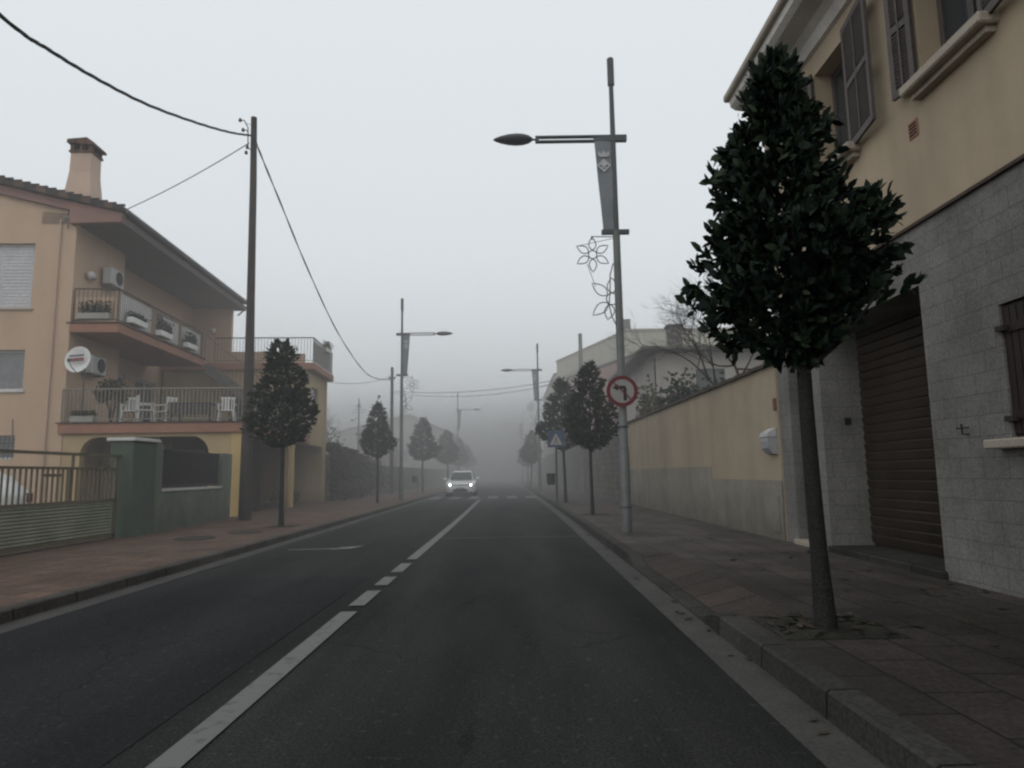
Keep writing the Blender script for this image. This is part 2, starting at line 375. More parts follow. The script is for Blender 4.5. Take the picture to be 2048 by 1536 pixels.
MT['wire'] = surf('black cable', (0.022,0.023,0.025), (0.018,0.018,0.02), scale=6)
MT['garland'] = surf('wire light frame', (0.09,0.09,0.088), (0.06,0.06,0.06), scale=9)
MT['pole_wood'] = surf('tarred pole wood', (0.060,0.048,0.042), (0.038,0.032,0.030), scale=2, streak=0.4, bump=0.3)
MT['concrete'] = surf('grey pole concrete', (0.20,0.195,0.185), (0.15,0.145,0.14), scale=2, streak=0.2)
MT['bark'] = surf('grey brown bark', (0.022,0.021,0.019), (0.013,0.0125,0.012), scale=8, fine=60, bump=0.7, fine_amt=0.4, dist=0.02)
MT['bark_bare'] = surf('bare branch bark', (0.060,0.052,0.046), (0.042,0.038,0.034), scale=8)
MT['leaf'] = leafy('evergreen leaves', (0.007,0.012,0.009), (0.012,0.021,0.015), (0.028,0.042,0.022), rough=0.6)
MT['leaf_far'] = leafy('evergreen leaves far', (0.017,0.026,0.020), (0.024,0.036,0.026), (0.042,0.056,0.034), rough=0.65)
MT['leaf_olive'] = leafy('olive shrub leaves', (0.035,0.034,0.016), (0.055,0.052,0.024), (0.075,0.068,0.035), rough=0.7)
MT['leaf_ivy'] = leafy('winter ivy leaves', (0.026,0.026,0.019), (0.036,0.033,0.023), (0.06,0.045,0.034), rough=0.7)
MT['leaf_red'] = leafy('reddish winter shrub', (0.075,0.045,0.038), (0.095,0.058,0.048), (0.12,0.085,0.07), rough=0.8)
MT['soil'] = surf('tree pit soil', (0.020,0.018,0.011), (0.011,0.0105,0.008), scale=5, fine=30, bump=0.8, fine_amt=0.5, dist=0.03)
MT['white_plastic'] = surf('white plastic', (0.72,0.72,0.70), (0.62,0.62,0.60), scale=3, rough=0.4)
MT['planter'] = surf('off white planter', (0.34,0.325,0.30), (0.27,0.26,0.24), scale=4)
MT['grey_plastic'] = surf('pale grey meter box', (0.36,0.36,0.365), (0.30,0.30,0.305), scale=3, rough=0.5)
MT['car_paint'] = surf('white car paint', (0.72,0.725,0.72), (0.68,0.685,0.68), scale=1, rough=0.25, spec=0.5, fine_amt=0.02)
MT['car_black'] = surf('black car trim', (0.018,0.018,0.018), (0.014,0.014,0.014), scale=4, rough=0.5)
MT['tyre'] = surf('tyre rubber', (0.015,0.015,0.015), (0.012,0.012,0.012), scale=6, rough=0.85)
MT['rim'] = surf('silver wheel rim', (0.35,0.35,0.36), (0.3,0.3,0.31), scale=4, rough=0.35, metallic=0.6)
MT['plate'] = surf('grey number plate', (0.22,0.22,0.22), (0.18,0.18,0.18), scale=3)
MT['headlamp'] = lamp_on('lit headlamp', (1.0,0.97,0.86), 16.0)
MT['lens'] = glassy('clear lamp lens', (0.35,0.36,0.38), 0.1)
MT['sign_red'] = surf('sign red', (0.15,0.015,0.020), (0.12,0.013,0.017), scale=3, rough=0.45, fine_amt=0.04)
MT['sign_white'] = surf('dirty sign white', (0.34,0.325,0.315), (0.28,0.27,0.26), scale=3, rough=0.45, fine_amt=0.04)
MT['sign_blue'] = surf('sign blue', (0.03,0.055,0.11), (0.026,0.047,0.095), scale=3, rough=0.45, fine_amt=0.04)
MT['sign_black'] = surf('sign black', (0.018,0.017,0.017), (0.015,0.014,0.014), scale=3, rough=0.5)
MT['orange'] = surf('orange plaque', (0.17,0.085,0.055), (0.14,0.072,0.048), scale=5)
MT['print_dark'] = surf('dark blue print', (0.06,0.07,0.10), (0.05,0.055,0.08), scale=4)
MT['print_red'] = surf('faded red print', (0.50,0.20,0.19), (0.44,0.18,0.17), scale=4)
MT['pale_house'] = surf('pale greenish render', (0.42,0.40,0.31), (0.35,0.335,0.265), scale=0.5, streak=0.2)
MT['pink_house'] = surf('pink render', (0.36,0.20,0.17), (0.30,0.17,0.145), scale=0.5, streak=0.15)
MT['grey_house'] = surf('light grey render', (0.42,0.385,0.345), (0.335,0.305,0.275), scale=0.7, streak=0.2)
MT['chimney'] = surf('salmon chimney render', (0.53,0.39,0.30), (0.46,0.335,0.26), scale=1.2, streak=0.2)
MT['dark_slab'] = surf('dark eave slab', (0.125,0.112,0.10), (0.10,0.09,0.082), scale=2)
MT['bin'] = surf('dark bin sheet', (0.035,0.036,0.036), (0.027,0.028,0.028), scale=4, rough=0.5)
MT['iron'] = surf('cast iron cover', (0.035,0.032,0.030), (0.026,0.024,0.023), scale=6, fine=25, bump=0.5)
MT['coping'] = surf('dark brown coping tile', (0.075,0.050,0.038), (0.050,0.038,0.032), scale=3, fine=18)
MT['globe'] = surf('opal lamp globe', (0.55,0.54,0.52), (0.5,0.49,0.48), scale=2, rough=0.3)
MT['ac'] = surf('off white metal casing', (0.50,0.50,0.49), (0.43,0.43,0.42), scale=2)

# ------------------------------------------------------------------ road frame: the street bends gently left
def cb(y):
    t = max(0.0, y - 17.0)
    return -0.012*t*t/(t + 8.0)
def strip(mb, ys, xs, z):
    """sheet following the bend; xs list of offsets, z function(i) or number"""
    rows = []
    for y in ys:
        rows.append([(x + cb(y), y, (z(x, y) if callable(z) else z)) for x in xs])
    n = len(xs)
    vs = [p for r in rows for p in r]
    fs = [(i*n+j, i*n+j+1, (i+1)*n+j+1, (i+1)*n+j) for i in range(len(ys)-1) for j in range(n-1)]
    return mb.add(vs, fs)
YS = [-12, -4, 0, 2, 3, 4, 5, 5.6, 6.2, 7, 8, 9, 9.6, 10.2, 11, 12, 14, 16, 18, 20, 23, 26, 30, 34, 38, 42, 46, 52, 58, 66, 76, 90, 110, 140, 180, 240]

g = MB().add([(-700,-400,-0.06),(700,-400,-0.06),(700,1000,-0.06),(-700,1000,-0.06)], [(0,1,2,3)]).build('ground', MT['ground']); tag(g, kind='structure')
r = strip(MB(), YS, [-4.62, -3, -1.5, 0, 1.36], 0.0).build('road', MT['asphalt']); tag(r, kind='structure')
# newer, smoother surfacing of the left lane near the viewer
pt = strip(MB(), [-12,-4,0,2,4,6,8,9.1], [-4.5,-3,-1.9], 0.004).build('road_patch', MT['asphalt_new']); tag(pt, kind='structure')
XK_R, XK_L = 1.62, -4.70
o = strip(MB(), YS, [1.36, XK_R+0.02], 0.002).build('gutter', MT['gutter']); tag(o, kind='structure')
o = strip(MB(), YS, [XK_L-0.02, -4.42], 0.006).build('gutter', MT['gutter_left']); tag(o, kind='structure')
def ramp_h(y):
    """height of the right kerb: lowered for the garage ramp"""
    def ss(a, b, t):
        t = min(1, max(0, (t-a)/(b-a))); return t*t*(3-2*t)
    return 0.15 - 0.115*(ss(5.75, 6.35, y) - ss(9.5, 10.1, y))
YR = sorted(set(YS + [5.75, 5.9, 6.05, 6.2, 6.35, 9.5, 9.65, 9.8, 9.95, 10.1]))
kb = MB()
strip(kb, YR, [XK_R, XK_R+0.012], lambda x, y: -0.02 if x < XK_R+0.005 else ramp_h(y)-0.015)
strip(kb, YR, [XK_R+0.012, XK_R+0.03, XK_R+0.17], lambda x, y: ramp_h(y) - (0.015 if x < XK_R+0.02 else 0))
tag(kb.build('kerb', MT['kerb']), kind='structure')
kb = MB()
strip(kb, YS, [XK_L, XK_L-0.012], lambda x, y: -0.02 if x > XK_L-0.005 else 0.105)
strip(kb, YS, [XK_L-0.012, XK_L-0.03, XK_L-0.16], lambda x, y: 0.105 if x > XK_L-0.02 else 0.12)
tag(kb.build('kerb', MT['kerb_left']), kind='structure')
YR2 = [y for y in YR if not 5.75 <= y <= 10.1]
def pr(x, y):
    k = min(1, max(0, (x - (XK_R+0.17))/0.46))
    return ramp_h(y) + (0.15 - ramp_h(y))*k
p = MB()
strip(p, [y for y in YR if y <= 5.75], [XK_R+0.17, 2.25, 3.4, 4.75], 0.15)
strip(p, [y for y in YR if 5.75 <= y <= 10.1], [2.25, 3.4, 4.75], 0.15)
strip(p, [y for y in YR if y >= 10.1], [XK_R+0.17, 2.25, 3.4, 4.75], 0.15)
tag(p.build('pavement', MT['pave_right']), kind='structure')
p = strip(MB(), [y for y in YR if 5.75 <= y <= 10.1], [XK_R+0.17, 2.25], pr)
tag(p.build('garage_ramp', MT['ramp']), kind='structure')
p = strip(MB(), YS, [-9.4, -8, -6.5, XK_L-0.16], 0.12)
tag(p.build('pavement', MT['pave_left']), kind='structure')
p = MB().add([(-40,-12,0.10),(-9.3,-12,0.10),(-9.3,60,0.10),(-40,60,0.10)], [(0,1,2,3)])
tag(p.build('yard', MT['yard']), kind='structure')

# road markings
cl = MB()
for (a, b) in ((-12, 6.82), (7.12, 8.02), (8.40, 9.08), (9.50, 10.42), (10.9, 14), (14,18), (18,22), (22,26), (26,30), (30,36.4)):
    strip(cl, [a, b], [-1.68, -1.52], 0.010)
tag(cl.build('centre_line', MT['line']), kind='structure')
zb = MB()
for k in range(6):
    c = -4.15 + 1.06*k
    strip(zb, [37.2, 41.0], [c-0.28, c+0.28], 0.010)
tag(zb.build('zebra_crossing', MT['line']), kind='structure')
ar = MB()
ar.add([(-4.05,12.50,.010),(-3.15,12.62,.010),(-3.15,12.74,.010),(-4.05,12.58,.010)], [(0,1,2,3)])
ar.add([(-3.30,12.48,.010),(-2.95,12.62,.010),(-2.80,13.15,.010),(-3.20,12.80,.010)], [(0,1,2,3)])
tag(ar.build('road_arrow', MT['line_old']), kind='structure')
sm = strip(MB(), [14.35, 14.47], [-1.5, 0, 1.36], 0.008)
tag(sm.build('road_seam', MT['gutter']), kind='structure')

# manhole covers
for i, (x, y, r_, lab) in enumerate(((-6.35, 13.9, 0.34, 'round iron manhole cover in the reddish pavement before the green wall, nearer one'),
                                (-5.85, 15.2, 0.30, 'round iron manhole cover in the reddish pavement, close to the first left pavement tree'))):
    t = MB().lathe([(r_+0.05, 0.0), (r_+0.05, 0.012), (r_, 0.016), (r_, 0.010), (0.01, 0.012)], 28, Matrix.Translation((x, y, 0.118)))
    tag(t.build('manhole_cover', MT['iron']), lab, 'manhole cover', 'manhole covers in the left pavement')

# ------------------------------------------------------------------ trees
def crown_mesh(name, prof, z0, z1, twigs, per, leaf, seed, mat, top_sprig=False, lump=0.22, spray=0.02):
    rnd = random.Random(seed)
    mb = MB()
    def rad(t):
        for (a, ra), (b, rb) in zip(prof, prof[1:]):
            if a <= t <= b:
                return ra + (rb-ra)*(t-a)/(b-a)
        return 0.02
    W = [rad(i/60) for i in range(61)]
    tot = sum(W)
    for i in range(twigs):
        # height drawn in proportion to the girth
        q = rnd.random()*tot; k = 0
        while q > W[k] and k < 60:
            q -= W[k]; k += 1
        t = min(1, max(0, (k + rnd.random() - 0.5)/60))
        a = rnd.random()*2*pi
        z = z0 + (z1-z0)*t
        R = rad(t)*(1 + lump*noise.noise(Vector((cos(a)*1.6, sin(a)*1.6, z*2.4 + seed*9.1)))*2)
        f = sqrt(rnd.uniform(0.12, 1.0)) if rnd.random() < 0.75 else rnd.uniform(0.92, 1.12)
        big = 1.0
        if rnd.random() < spray:
            f = rnd.uniform(1.08, 1.22); big = 1.12
        c = Vector((cos(a)*R*f, sin(a)*R*f, z))
        d = Vector((cos(a)*0.8, sin(a)*0.8, rnd.uniform(-0.15, 0.85))).normalized()
        if t > 0.9: d = Vector((cos(a)*0.4, sin(a)*0.4, 1)).normalized()
        for j in range(per):
            l = leaf*big*rnd.uniform(0.62, 1.2)
            w = l*rnd.uniform(0.18, 0.25)
            dd = (d + Vector((rnd.gauss(0,.55), rnd.gauss(0,.55), rnd.gauss(0,.5)))).normalized()
            s = dd.cross(Vector((rnd.gauss(0,1), rnd.gauss(0,1), rnd.gauss(0,1)))).normalized()
            nrm = dd.cross(s)
            b0 = c + d*(-0.10 + 0.16*j/per)
            sag = -nrm*l*0.10
            mb.add([b0, b0+dd*l*.38+s*w, b0+dd*l*.38-s*w, b0+dd*l*.75+s*w*.75+sag*.5, b0+dd*l*.75-s*w*.75+sag*.5, b0+dd*l+sag*1.6],
                   [(0,2,1), (1,2,4,3), (3,4,5)])
    if top_sprig:
        for j in range(14):
            a = rnd.random()*2*pi
            b0 = Vector((0.06, 0, z1 + 0.20 + 0.12*rnd.random())); dd = Vector((cos(a), sin(a), rnd.uniform(0.1, 1))).normalized()
            s = dd.cross(Vector((0.3,0.2,1))).normalized(); l = leaf; w = l*.24
            mb.add([b0, b0+dd*l*.4+s*w, b0+dd*l*.4-s*w, b0+dd*l], [(0,2,1), (1,2,3)])
    return mb

def trunk_mesh(h, top, r0, seed, limbs=7, sprig=None):
    rnd = random.Random(seed)
    mb = MB()
    pts, rs = [], []
    for i in range(9):
        t = i/8
        pts.append((0.02*sin(t*5+seed), 0.02*cos(t*4+seed)-0.02, -0.03 + (top+0.03)*t))
        rs.append((r0*(1.28 if i == 0 else 1.0))*(1-0.45*t) if t < 0.55 else r0*(1-0.45*t)*(1-(t-0.55)*1.6))
    mb.tube(pts, [max(0.008, x) for x in rs], 10)
    for k in range(limbs):
        a = 2*pi*k/limbs + rnd.uniform(-.3,.3)
        z = h*rnd.uniform(0.94, 1.25)
        L = rnd.uniform(0.45, 0.75)
        mb.tube([(0,0,z), (cos(a)*L*.45, sin(a)*L*.45, z+L*.32), (cos(a)*L, sin(a)*L, z+L*.95)], [r0*.34, r0*.22, r0*.08], 6)
    if sprig:
        mb.tube([(0,0,top-0.2), (0.03,0,top+0.15), (0.06,0,top+sprig)], [0.012,0.010,0.006], 5)
    return mb

PROF = [(0,.10),(.05,.36),(.13,.58),(.22,.70),(.32,.74),(.42,.66),(.52,.54),(.62,.42),(.72,.33),(.84,.27),(.93,.20),(1,.05)]
PROF_B = [(0,.10),(.06,.40),(.16,.66),(.28,.74),(.40,.66),(.55,.52),(.70,.40),(.82,.32),(.93,.22),(1,.09)]
t0 = thing('evergreen_tree', (2.27, 5.25, 0.15), 'large dark evergreen beside the right kerb in front of the brown garage door', 'tree', 'evergreen pavement trees')
trunk_mesh(2.0, 4.2, 0.067, 3, 9).build('trunk', MT['bark'], t0, smooth=True, local=True)
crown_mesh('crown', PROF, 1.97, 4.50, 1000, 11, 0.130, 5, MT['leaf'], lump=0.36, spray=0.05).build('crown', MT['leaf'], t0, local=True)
c0_ = [c for c in t0.children if c.name.startswith('crown')][0]; c0_.scale = (.81,.81,1); c0_.location = (-.10,0,0); c0_.rotation_euler = (0,0,pi)
def proto_tree(seed, sprig):
    r_ = thing('evergreen_tree', (0,0,0), 'x', 'tree', 'evergreen pavement trees')
    trunk_mesh(2.05, 4.2, 0.055, seed, 7, 0.35 if sprig else None).build('trunk', MT['bark'], r_, smooth=True, local=True)
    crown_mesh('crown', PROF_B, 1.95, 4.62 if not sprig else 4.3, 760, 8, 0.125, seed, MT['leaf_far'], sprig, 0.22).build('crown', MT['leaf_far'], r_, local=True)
    return r_
protos = [None]*6
spots = [ # x, y, z, scale xy, scale z, variant, label
 (-5.62, 16.9, 0.12, 1.04, 0.98, 0, 'evergreen on the left pavement standing right of the wooden telephone pole'),
 (-6.03, 30.5, 0.12, 0.92, 1.02, 1, 'evergreen with a loose sprig above its top, on the left pavement beside the ivy wall'),
 (-6.15, 47.0, 0.12, 1.30, 1.10, 2, 'broad rounded evergreen on the left pavement behind the litter bin, seen through fog'),
 (-5.75, 61.0, 0.12, 1.45, 1.10, 3, 'hazy grey evergreen on the left pavement above the roof of the oncoming car'),
 (-5.75, 74.0, 0.12, 1.40, 1.08, 4, 'faint evergreen in fog behind the hazy tree above the oncoming car'),
 (-5.90, 88.0, 0.12, 1.35, 1.05, 5, 'barely visible evergreen farthest along the left pavement in fog'),
 (2.20, 19.2, 0.15, 0.93, 0.91, 4, 'evergreen with bare fork under its crown, just left of the round turn sign'),
 (2.04, 27.2, 0.15, 1.22, 1.06, 5, 'evergreen on the right pavement directly right of the blue crossing sign'),
 (1.45, 56.0, 0.15, 1.15, 1.0, 3, 'hazy evergreen on the right pavement just left of the second right street lamp'),
 (1.50, 72.0, 0.15, 1.1, 0.95, 2, 'faint evergreen in fog farthest along the right pavement')]
for (x, y, z, sx, sz, k, lab) in spots:
    if protos[k] is None:
        protos[k] = proto_tree(11 + k*4, k == 1); r_ = protos[k]
    else:
        r_ = copy_tree(protos[k])
    r_.location = (x, y, z); r_.scale = (sx, sx, sz); r_.rotation_euler = (.025*sin(y*3.1), .03*cos(y*1.7), (x*7.3 + y*1.7) % 6.28); r_['label'] = lab
# tree pits
for (x0, x1, y0, y1, z) in ((1.84, 2.70, 4.85, 5.62, 0.154), (1.84, 2.65, 18.8, 19.6, 0.154), (1.75, 2.5, 26.8, 27.6, 0.154), (-6.0, -5.25, 16.5, 17.3, 0.124)):
    rnd = random.Random(int(x0*10+y0*7))
    mb = MB(); n = 9
    vs = [(x0+(x1-x0)*i/n + cb(y0), y0+(y1-y0)*j/n, z + (0.0 if i in (0,n) or j in (0,n) else rnd.uniform(0.0,0.018))) for i in range(n+1) for j in range(n+1)]
    mb.add(vs, [(i*(n+1)+j, (i+1)*(n+1)+j, (i+1)*(n+1)+j+1, i*(n+1)+j+1) for i in range(n) for j in range(n)])
    tag(mb.build('soil_bed', MT['soil'], smooth=True), kind='structure')

rnd = random.Random(91); fl_ = MB()
for i in range(150):
    if i < 60: x, y, z = rnd.uniform(1.86,2.66), rnd.uniform(4.88,5.60), .172
    elif i < 78:
        x, y, z = rnd.uniform(1.45,1.61), rnd.uniform(3,16), .006
    else: x, y, z = rnd.uniform(2.8,4.4), rnd.uniform(3.5,13), .154
    a = rnd.random()*6.28; l = rnd.uniform(.035,.075); d = Vector((cos(a),sin(a),rnd.uniform(-.05,.25))); q = Vector((-sin(a),cos(a),rnd.uniform(-.3,.3)))
    c = Vector((x,y,z+.006)); fl_.add([c-d*l,c+q*l*.4,c+d*l,c-q*l*.4], [(0,1,2,3)])
tag(fl_.build('fallen_leaves', MT['leaf_ivy']), kind='stuff')

def twig_tree(name, loc, label, seed, h, lean, spread, levels=5, cat='tree', r0=0.09, group=None):
    rnd = random.Random(seed)
    root = thing(name, loc, label, cat, group)
    tr, br = MB(), MB()
    def grow(p, d, L, r, lev):
        pts = [p]; q = p.copy(); dd = d.copy()
        for i in range(4):
            dd = (dd + Vector((rnd.gauss(0,.16), rnd.gauss(0,.16), rnd.gauss(0.03,.12)))).normalized()
            q = q + dd*L/4; pts.append(q.copy())
        (tr if lev == 0 else br).tube(pts, [r*(1-.13*i) for i in range(5)], 6 if lev < 2 else 3, cap=False)
        if lev >= levels: return
        n = rnd.choice((2,3,3)) if lev < 3 else 3
        for k in range(n):
            j = rnd.choice((2,3,4)) if k else 4
            nd = (dd + Vector((rnd.gauss(0,1), rnd.gauss(0,1), rnd.gauss(0.15,.7)))*spread).normalized()
            grow(pts[j], nd, L*rnd.uniform(.62,.85), r*.6, lev+1)
    for k in range(3):
        grow(Vector((0.1*k-.1,0,0)), (Vector(lean) + Vector((rnd.gauss(0,.35), rnd.gauss(0,.3), 0))).normalized(), h*.34, r0, 0)
    tr.build('trunk', MT['bark_bare'], root, local=True); br.build('crown', MT['bark_bare'], root, local=True)
    return root

def bush(name, loc, label, seed, rx, ry, rz, n, leaf, mat, cat='shrub', group=None, bottom=0.0):
    rnd = random.Random(seed)
    root = thing(name, loc, label, cat, group)
    mb, st = MB(), MB()
    for i in range(n):
        a = rnd.random()*2*pi; u = rnd.uniform(-.75, 1); f = rnd.uniform(.45, 1.05)
        k = 1 + .3*noise.noise(Vector((cos(a)*2, sin(a)*2, u*2+seed)))
        c = Vector((cos(a)*sqrt(max(0,1-u*u))*rx*f*k, sin(a)*sqrt(max(0,1-u*u))*ry*f*k, bottom + rz + u*rz*f*k))
        dd = Vector((rnd.gauss(0,1), rnd.gauss(0,1), rnd.gauss(.4,1))).normalized()
        s = dd.cross(Vector((rnd.gauss(0,1), rnd.gauss(0,1), rnd.gauss(0,1)))).normalized()
        l = leaf*rnd.uniform(.6,1.2); w = l*.32
        mb.add([c-dd*l*.5, c+s*w, c+dd*l*.5, c-s*w], [(0,1,2,3)])
    for k in range(5):
        a = k*1.3
        st.tube([(0,0,-0.02),(cos(a)*rx*.2, sin(a)*ry*.2, (bottom+rz)*.5),(cos(a)*rx*.5, sin(a)*ry*.5, bottom+rz*1.2)], [.03,.022,.01], 5)
    mb.build('foliage', mat, root, local=True); st.build('stem', MT['bark'], root, local=True)
    return root

# ------------------------------------------------------------------ street lamps
def make_lamp(side, label, y, x):
    """side -1: arm reaches left (right pavement); +1: reaches right"""
    root = thing('street_lamp', (0,0,0), label, 'street lamp', 'street lamps along both pavements')
    s = side
    MB().tube([(0,0,-.05),(0,0,1.6),(0,0,1.62),(0,0,4.0),(0,0,6.05)], [.105,.10,.086,.080,.074], 16).build('pole', MT['steel'], root, smooth=True, local=True)
    m = MB().tube([(0,0,6.05),(0,0,8.05),(0,0,9.25)], [.060,.055,.048], 14).build('mast', MT['steel_d'], root, smooth=True, local=True)
    MB().tube([(0,0,9.22),(0,0,9.24),(0,0,9.83),(0,0,9.86)], [.05,.072,.072,.04], 14).build('mast_cap', MT['steel_d'], root, smooth=True, local=True)
    for zz in (0.46, 1.58, 2.02):
        MB().tube([(0,0,zz),(0,0,zz+.035)], [.112,.112] if zz < 1 else [.095,.095], 16).build('strap', MT['steel_d'], root, local=True)
    a = MB()
    x0, x1 = (-s)*0.28, s*1.62
    lo, hi = min(x0,x1), max(x0,x1)
    a.box(lo, hi, -.05, .05, 8.085, 8.115); a.box(lo, hi, -.05, .05, 7.985, 8.015)
    a.box(min(x0, s*.40), max(x0, s*.40), -.047, .047, 8.012, 8.088)
    a.box(min(s*1.55, s*1.62), max(s*1.55, s*1.62), -.047, .047, 8.012, 8.088)
    a.tube([(s*1.60,0,8.05),(s*1.72,0,8.055)], .022, 8)
    a.build('arm', MT['steel_d'], root, local=True)
    h = MB()
    prof = [(.012,0),(.05,.03),(.10,.10),(.135,.22),(.145,.36),(.13,.52),(.09,.68),(.045,.79),(.008,.84)]
    M = Matrix.Translation((s*1.66, 0, 8.06)) @ Matrix.Diagonal((1, 1.25, .72, 1)) @ Matrix.Rotation(s*pi/2, 4, 'Y')
    h.lathe(prof, 18, M)
    h.build('lamp_head', MT['steel_d'], root, smooth=True, local=True)
    b = MB()
    b.box(min(-s*.26, s*.30), max(-s*.26, s*.30), -.045, .045, 5.98, 6.07)
    b.build('banner_bracket', MT['steel_d'], root, local=True)
    root.location = (x, y, 0.15 if side < 0 else 0.12)
    # the banner tied between arm and bracket
    bz = root.location.z
    bn = thing('banner', (x, y, bz), '', 'banner', 'town banners on the street lamps')
    c = MB()
    n = 14
    vs = []
    for i in range(n+1):
        t = i/n; z = 6.07 + (7.985-6.07)*t
        w = .27 + .13*t
        for j in range(5):
            u = j/4
            vs.append((s*(.045 + (w-.045)*u), -.035 + .012*sin(t*9+u*3), z))
    c.add(vs, [(i*5+j, i*5+j+1, (i+1)*5+j+1, (i+1)*5+j) for i in range(n) for j in range(4)])
    c.build('cloth', MT['banner'], bn, smooth=True, local=True)
    k = MB()
    cx, cz, yy = s*.215, 7.44, -.062
    def flat(poly):
        k.prism(poly, lambda a_, b_: (cx+a_, yy, cz+b_), lambda a_, b_: (cx+a_, yy+.004, cz+b_))
    R_, r_ = .145, .098      # lozenge shield
    for q in range(4):
        a0, a1 = q*pi/2, (q+1)*pi/2
        flat([(R_*cos(a0), R_*sin(a0)), (R_*cos(a1), R_*sin(a1)), (r_*cos(a1), r_*sin(a1)), (r_*cos(a0), r_*sin(a0))])
    flat([(.062*cos(i*pi/8), .030+.055*sin(i*pi/8)) for i in range(16)])
    flat([(-.05,-.06),(.05,-.06),(.035,-.035),(-.035,-.035)])
    # crown above
    flat([(-.09,.185),(.09,.185),(.085,.215),(-.085,.215)])
    for (px, hh) in ((-.10,.30),(-.045,.285),(0,.325),(.045,.285),(.10,.30)):
        flat([(px-.022-px*.12,.21),(px+.022-px*.12,.21),(px+.010,hh),(px-.010,hh)])
    k.build('crest', MT['crest'], bn, local=True)
    return root, bn

def petal(mb, c, ang, L, w, r=0.011, s=1, base=0.09):
    pts = []
    for i in range(13):
        t = i/12*2
        if t <= 1: u, v = t, sin(pi*min(1, t)**.8)*w
        else: u, v = 2-t, -sin(pi*min(1, (2-t))**.8)*w
        a = base + (L-base)*u
        pts.append((c[0] + s*(cos(ang)*a - sin(ang)*v), c[1], c[2] + sin(ang)*a + cos(ang)*v))
    mb.tube(pts, r, 5)
def garland(loc, s, label):
    root = thing('flower_light_frame', loc, label, 'street decoration', 'wire flower decorations hung on the lamps')
    a = MB()
    c1 = (s*.50, -.02, 5.55)
    for k in range(6):
        petal(a, c1, pi/2 + k*pi/3, .37, .075, s=-s)
    a.tube([(c1[0]+.085*cos(t*pi/8), c1[1], c1[2]+.085*sin(t*pi/8)) for t in range(17)], .011, 5)
    a.build('upper_flower', MT['garland'], root, local=True)
    b = MB()
    c2 = (s*.13, -.02, 4.62)
    for k, ang in enumerate((pi*.78, pi*1.22, pi*.5, pi*1.42)):
        petal(b, c2, ang, .52 if k < 2 else .44, .10, s=-s if s > 0 else 1, base=.12)
    b.tube([(c2[0]+.12*cos(t*pi/8), c2[1], c2[2]+.12*sin(t*pi/8)) for t in range(17)], .012, 5)
    b.build('lower_flower', MT['garland'], root, local=True)
    f = MB()
    f.tube([(0,-.02,5.92),(s*.52,-.02,5.93)], .011, 5)
    f.tube([(s*.52,-.02,5.93),(s*.50,-.02,5.86)], .011, 5)
    f.tube([(0,-.02,5.90),(s*.82,-.02,5.73)], .006, 4)
    f.tube([(s*.62,-.02,5.36),(s*.46,-.02,4.88)], .006, 4)
    f.tube([(s*.09,-.02,5.36),(s*.16,-.02,5.12),(s*.17,-.02,4.82)], .012, 5)
    f.tube([(s*.17,-.02,4.82),(s*.20,-.02,4.50),(s*.15,-.02,4.25),(s*.02,-.02,3.98)], .012, 5)
    f.build('frame', MT['garland'], root, local=True)
    return root

L_R = 'grey street lamp with %s'
lamps = [(-1, 13.5, 2.18, 'tall grey street lamp in the right pavement carrying the round turn sign', 'grey blue banner with a pale crest on the nearest lamp, by the evergreen'),
         (1, 33.0, -5.36, 'grey street lamp on the left pavement between the first two hazy evergreens', 'narrow banner on the left pavement lamp above the ivy wall'),
         (-1, 45.5, 1.74, 'hazy street lamp beyond the zebra crossing on the right pavement', 'hazy banner on the lamp beyond the zebra crossing, right side'),
         (1, 73.0, -5.85, 'faint street lamp in fog above the oncoming car, left pavement', 'faint banner on the foggy lamp above the oncoming car'),
         (-1, 95.0, 1.30, 'barely visible street lamp farthest away in fog, right pavement', 'barely visible banner on the farthest foggy lamp')]
for (s, y, x, lab, lab2) in lamps:
    rt, bn = make_lamp(s, lab, y, x)
    bn['label'] = lab2
garland((2.18, 13.5, .15), -1, 'two wire flowers with petals on the nearest right lamp under its banner')
garland((-5.36, 33.0, .12), 1, 'faint wire flowers hung on the left pavement lamp in the haze')
garland((1.74, 45.5, .15), -1, 'hazy wire flowers on the right lamp beyond the zebra crossing')

# ------------------------------------------------------------------ no-left-turn sign on the lamp
sg = thing('traffic_sign', (2.16, 13.36, 2.88), 'round red-rimmed no left turn sign strapped to the nearest lamp', 'road sign')
RT = Matrix.Rotation(pi/2, 4, 'X')
MB().lathe([(.31,0),(.31,.012),(.01,.012)], 40, RT).build('back_plate', MT['steel'], sg, local=True)
def ring(ro, ri, y0, y1, n=48):
    m = MB()
    vs = [];
    for i in range(n):
        a = 2*pi*i/n
        for (rr, yy) in ((ro,y0),(ri,y0),(ri,y1),(ro,y1)):
            vs.append((rr*cos(a), yy, rr*sin(a)))
    fs = []
    for i in range(n):
        j = (i+1) % n
        for k in range(4):
            fs.append((i*4+k, j*4+k, j*4+(k+1)%4, i*4+(k+1)%4))
    return m.add(vs, fs)
ring(.305, .235, -.022, -.012).build('red_rim', MT['sign_red'], sg, local=True)
MB().lathe([(.236,.012),(.236,.016),(.005,.016)], 40, RT).build('face', MT['sign_white'], sg, local=True)
ap = MB()
def sflat(poly, y0=-.021):
    ap.prism(poly, lambda a, b: (a, y0, b), lambda a, b: (a, y0+.004, b))
sflat([(.020,-.185),(.085,-.185),(.085,.055),(.060,.105),(.020,.040)])
sflat([(.060,.105),(-.085,.105),(-.085,.040),(.020,.040)])
sflat([(-.085,.145),(-.085,.0),(-.19,.072)])
ap.build('arrow', MT['sign_black'], sg, local=True)
sl = MB()
c45 = cos(pi/4)
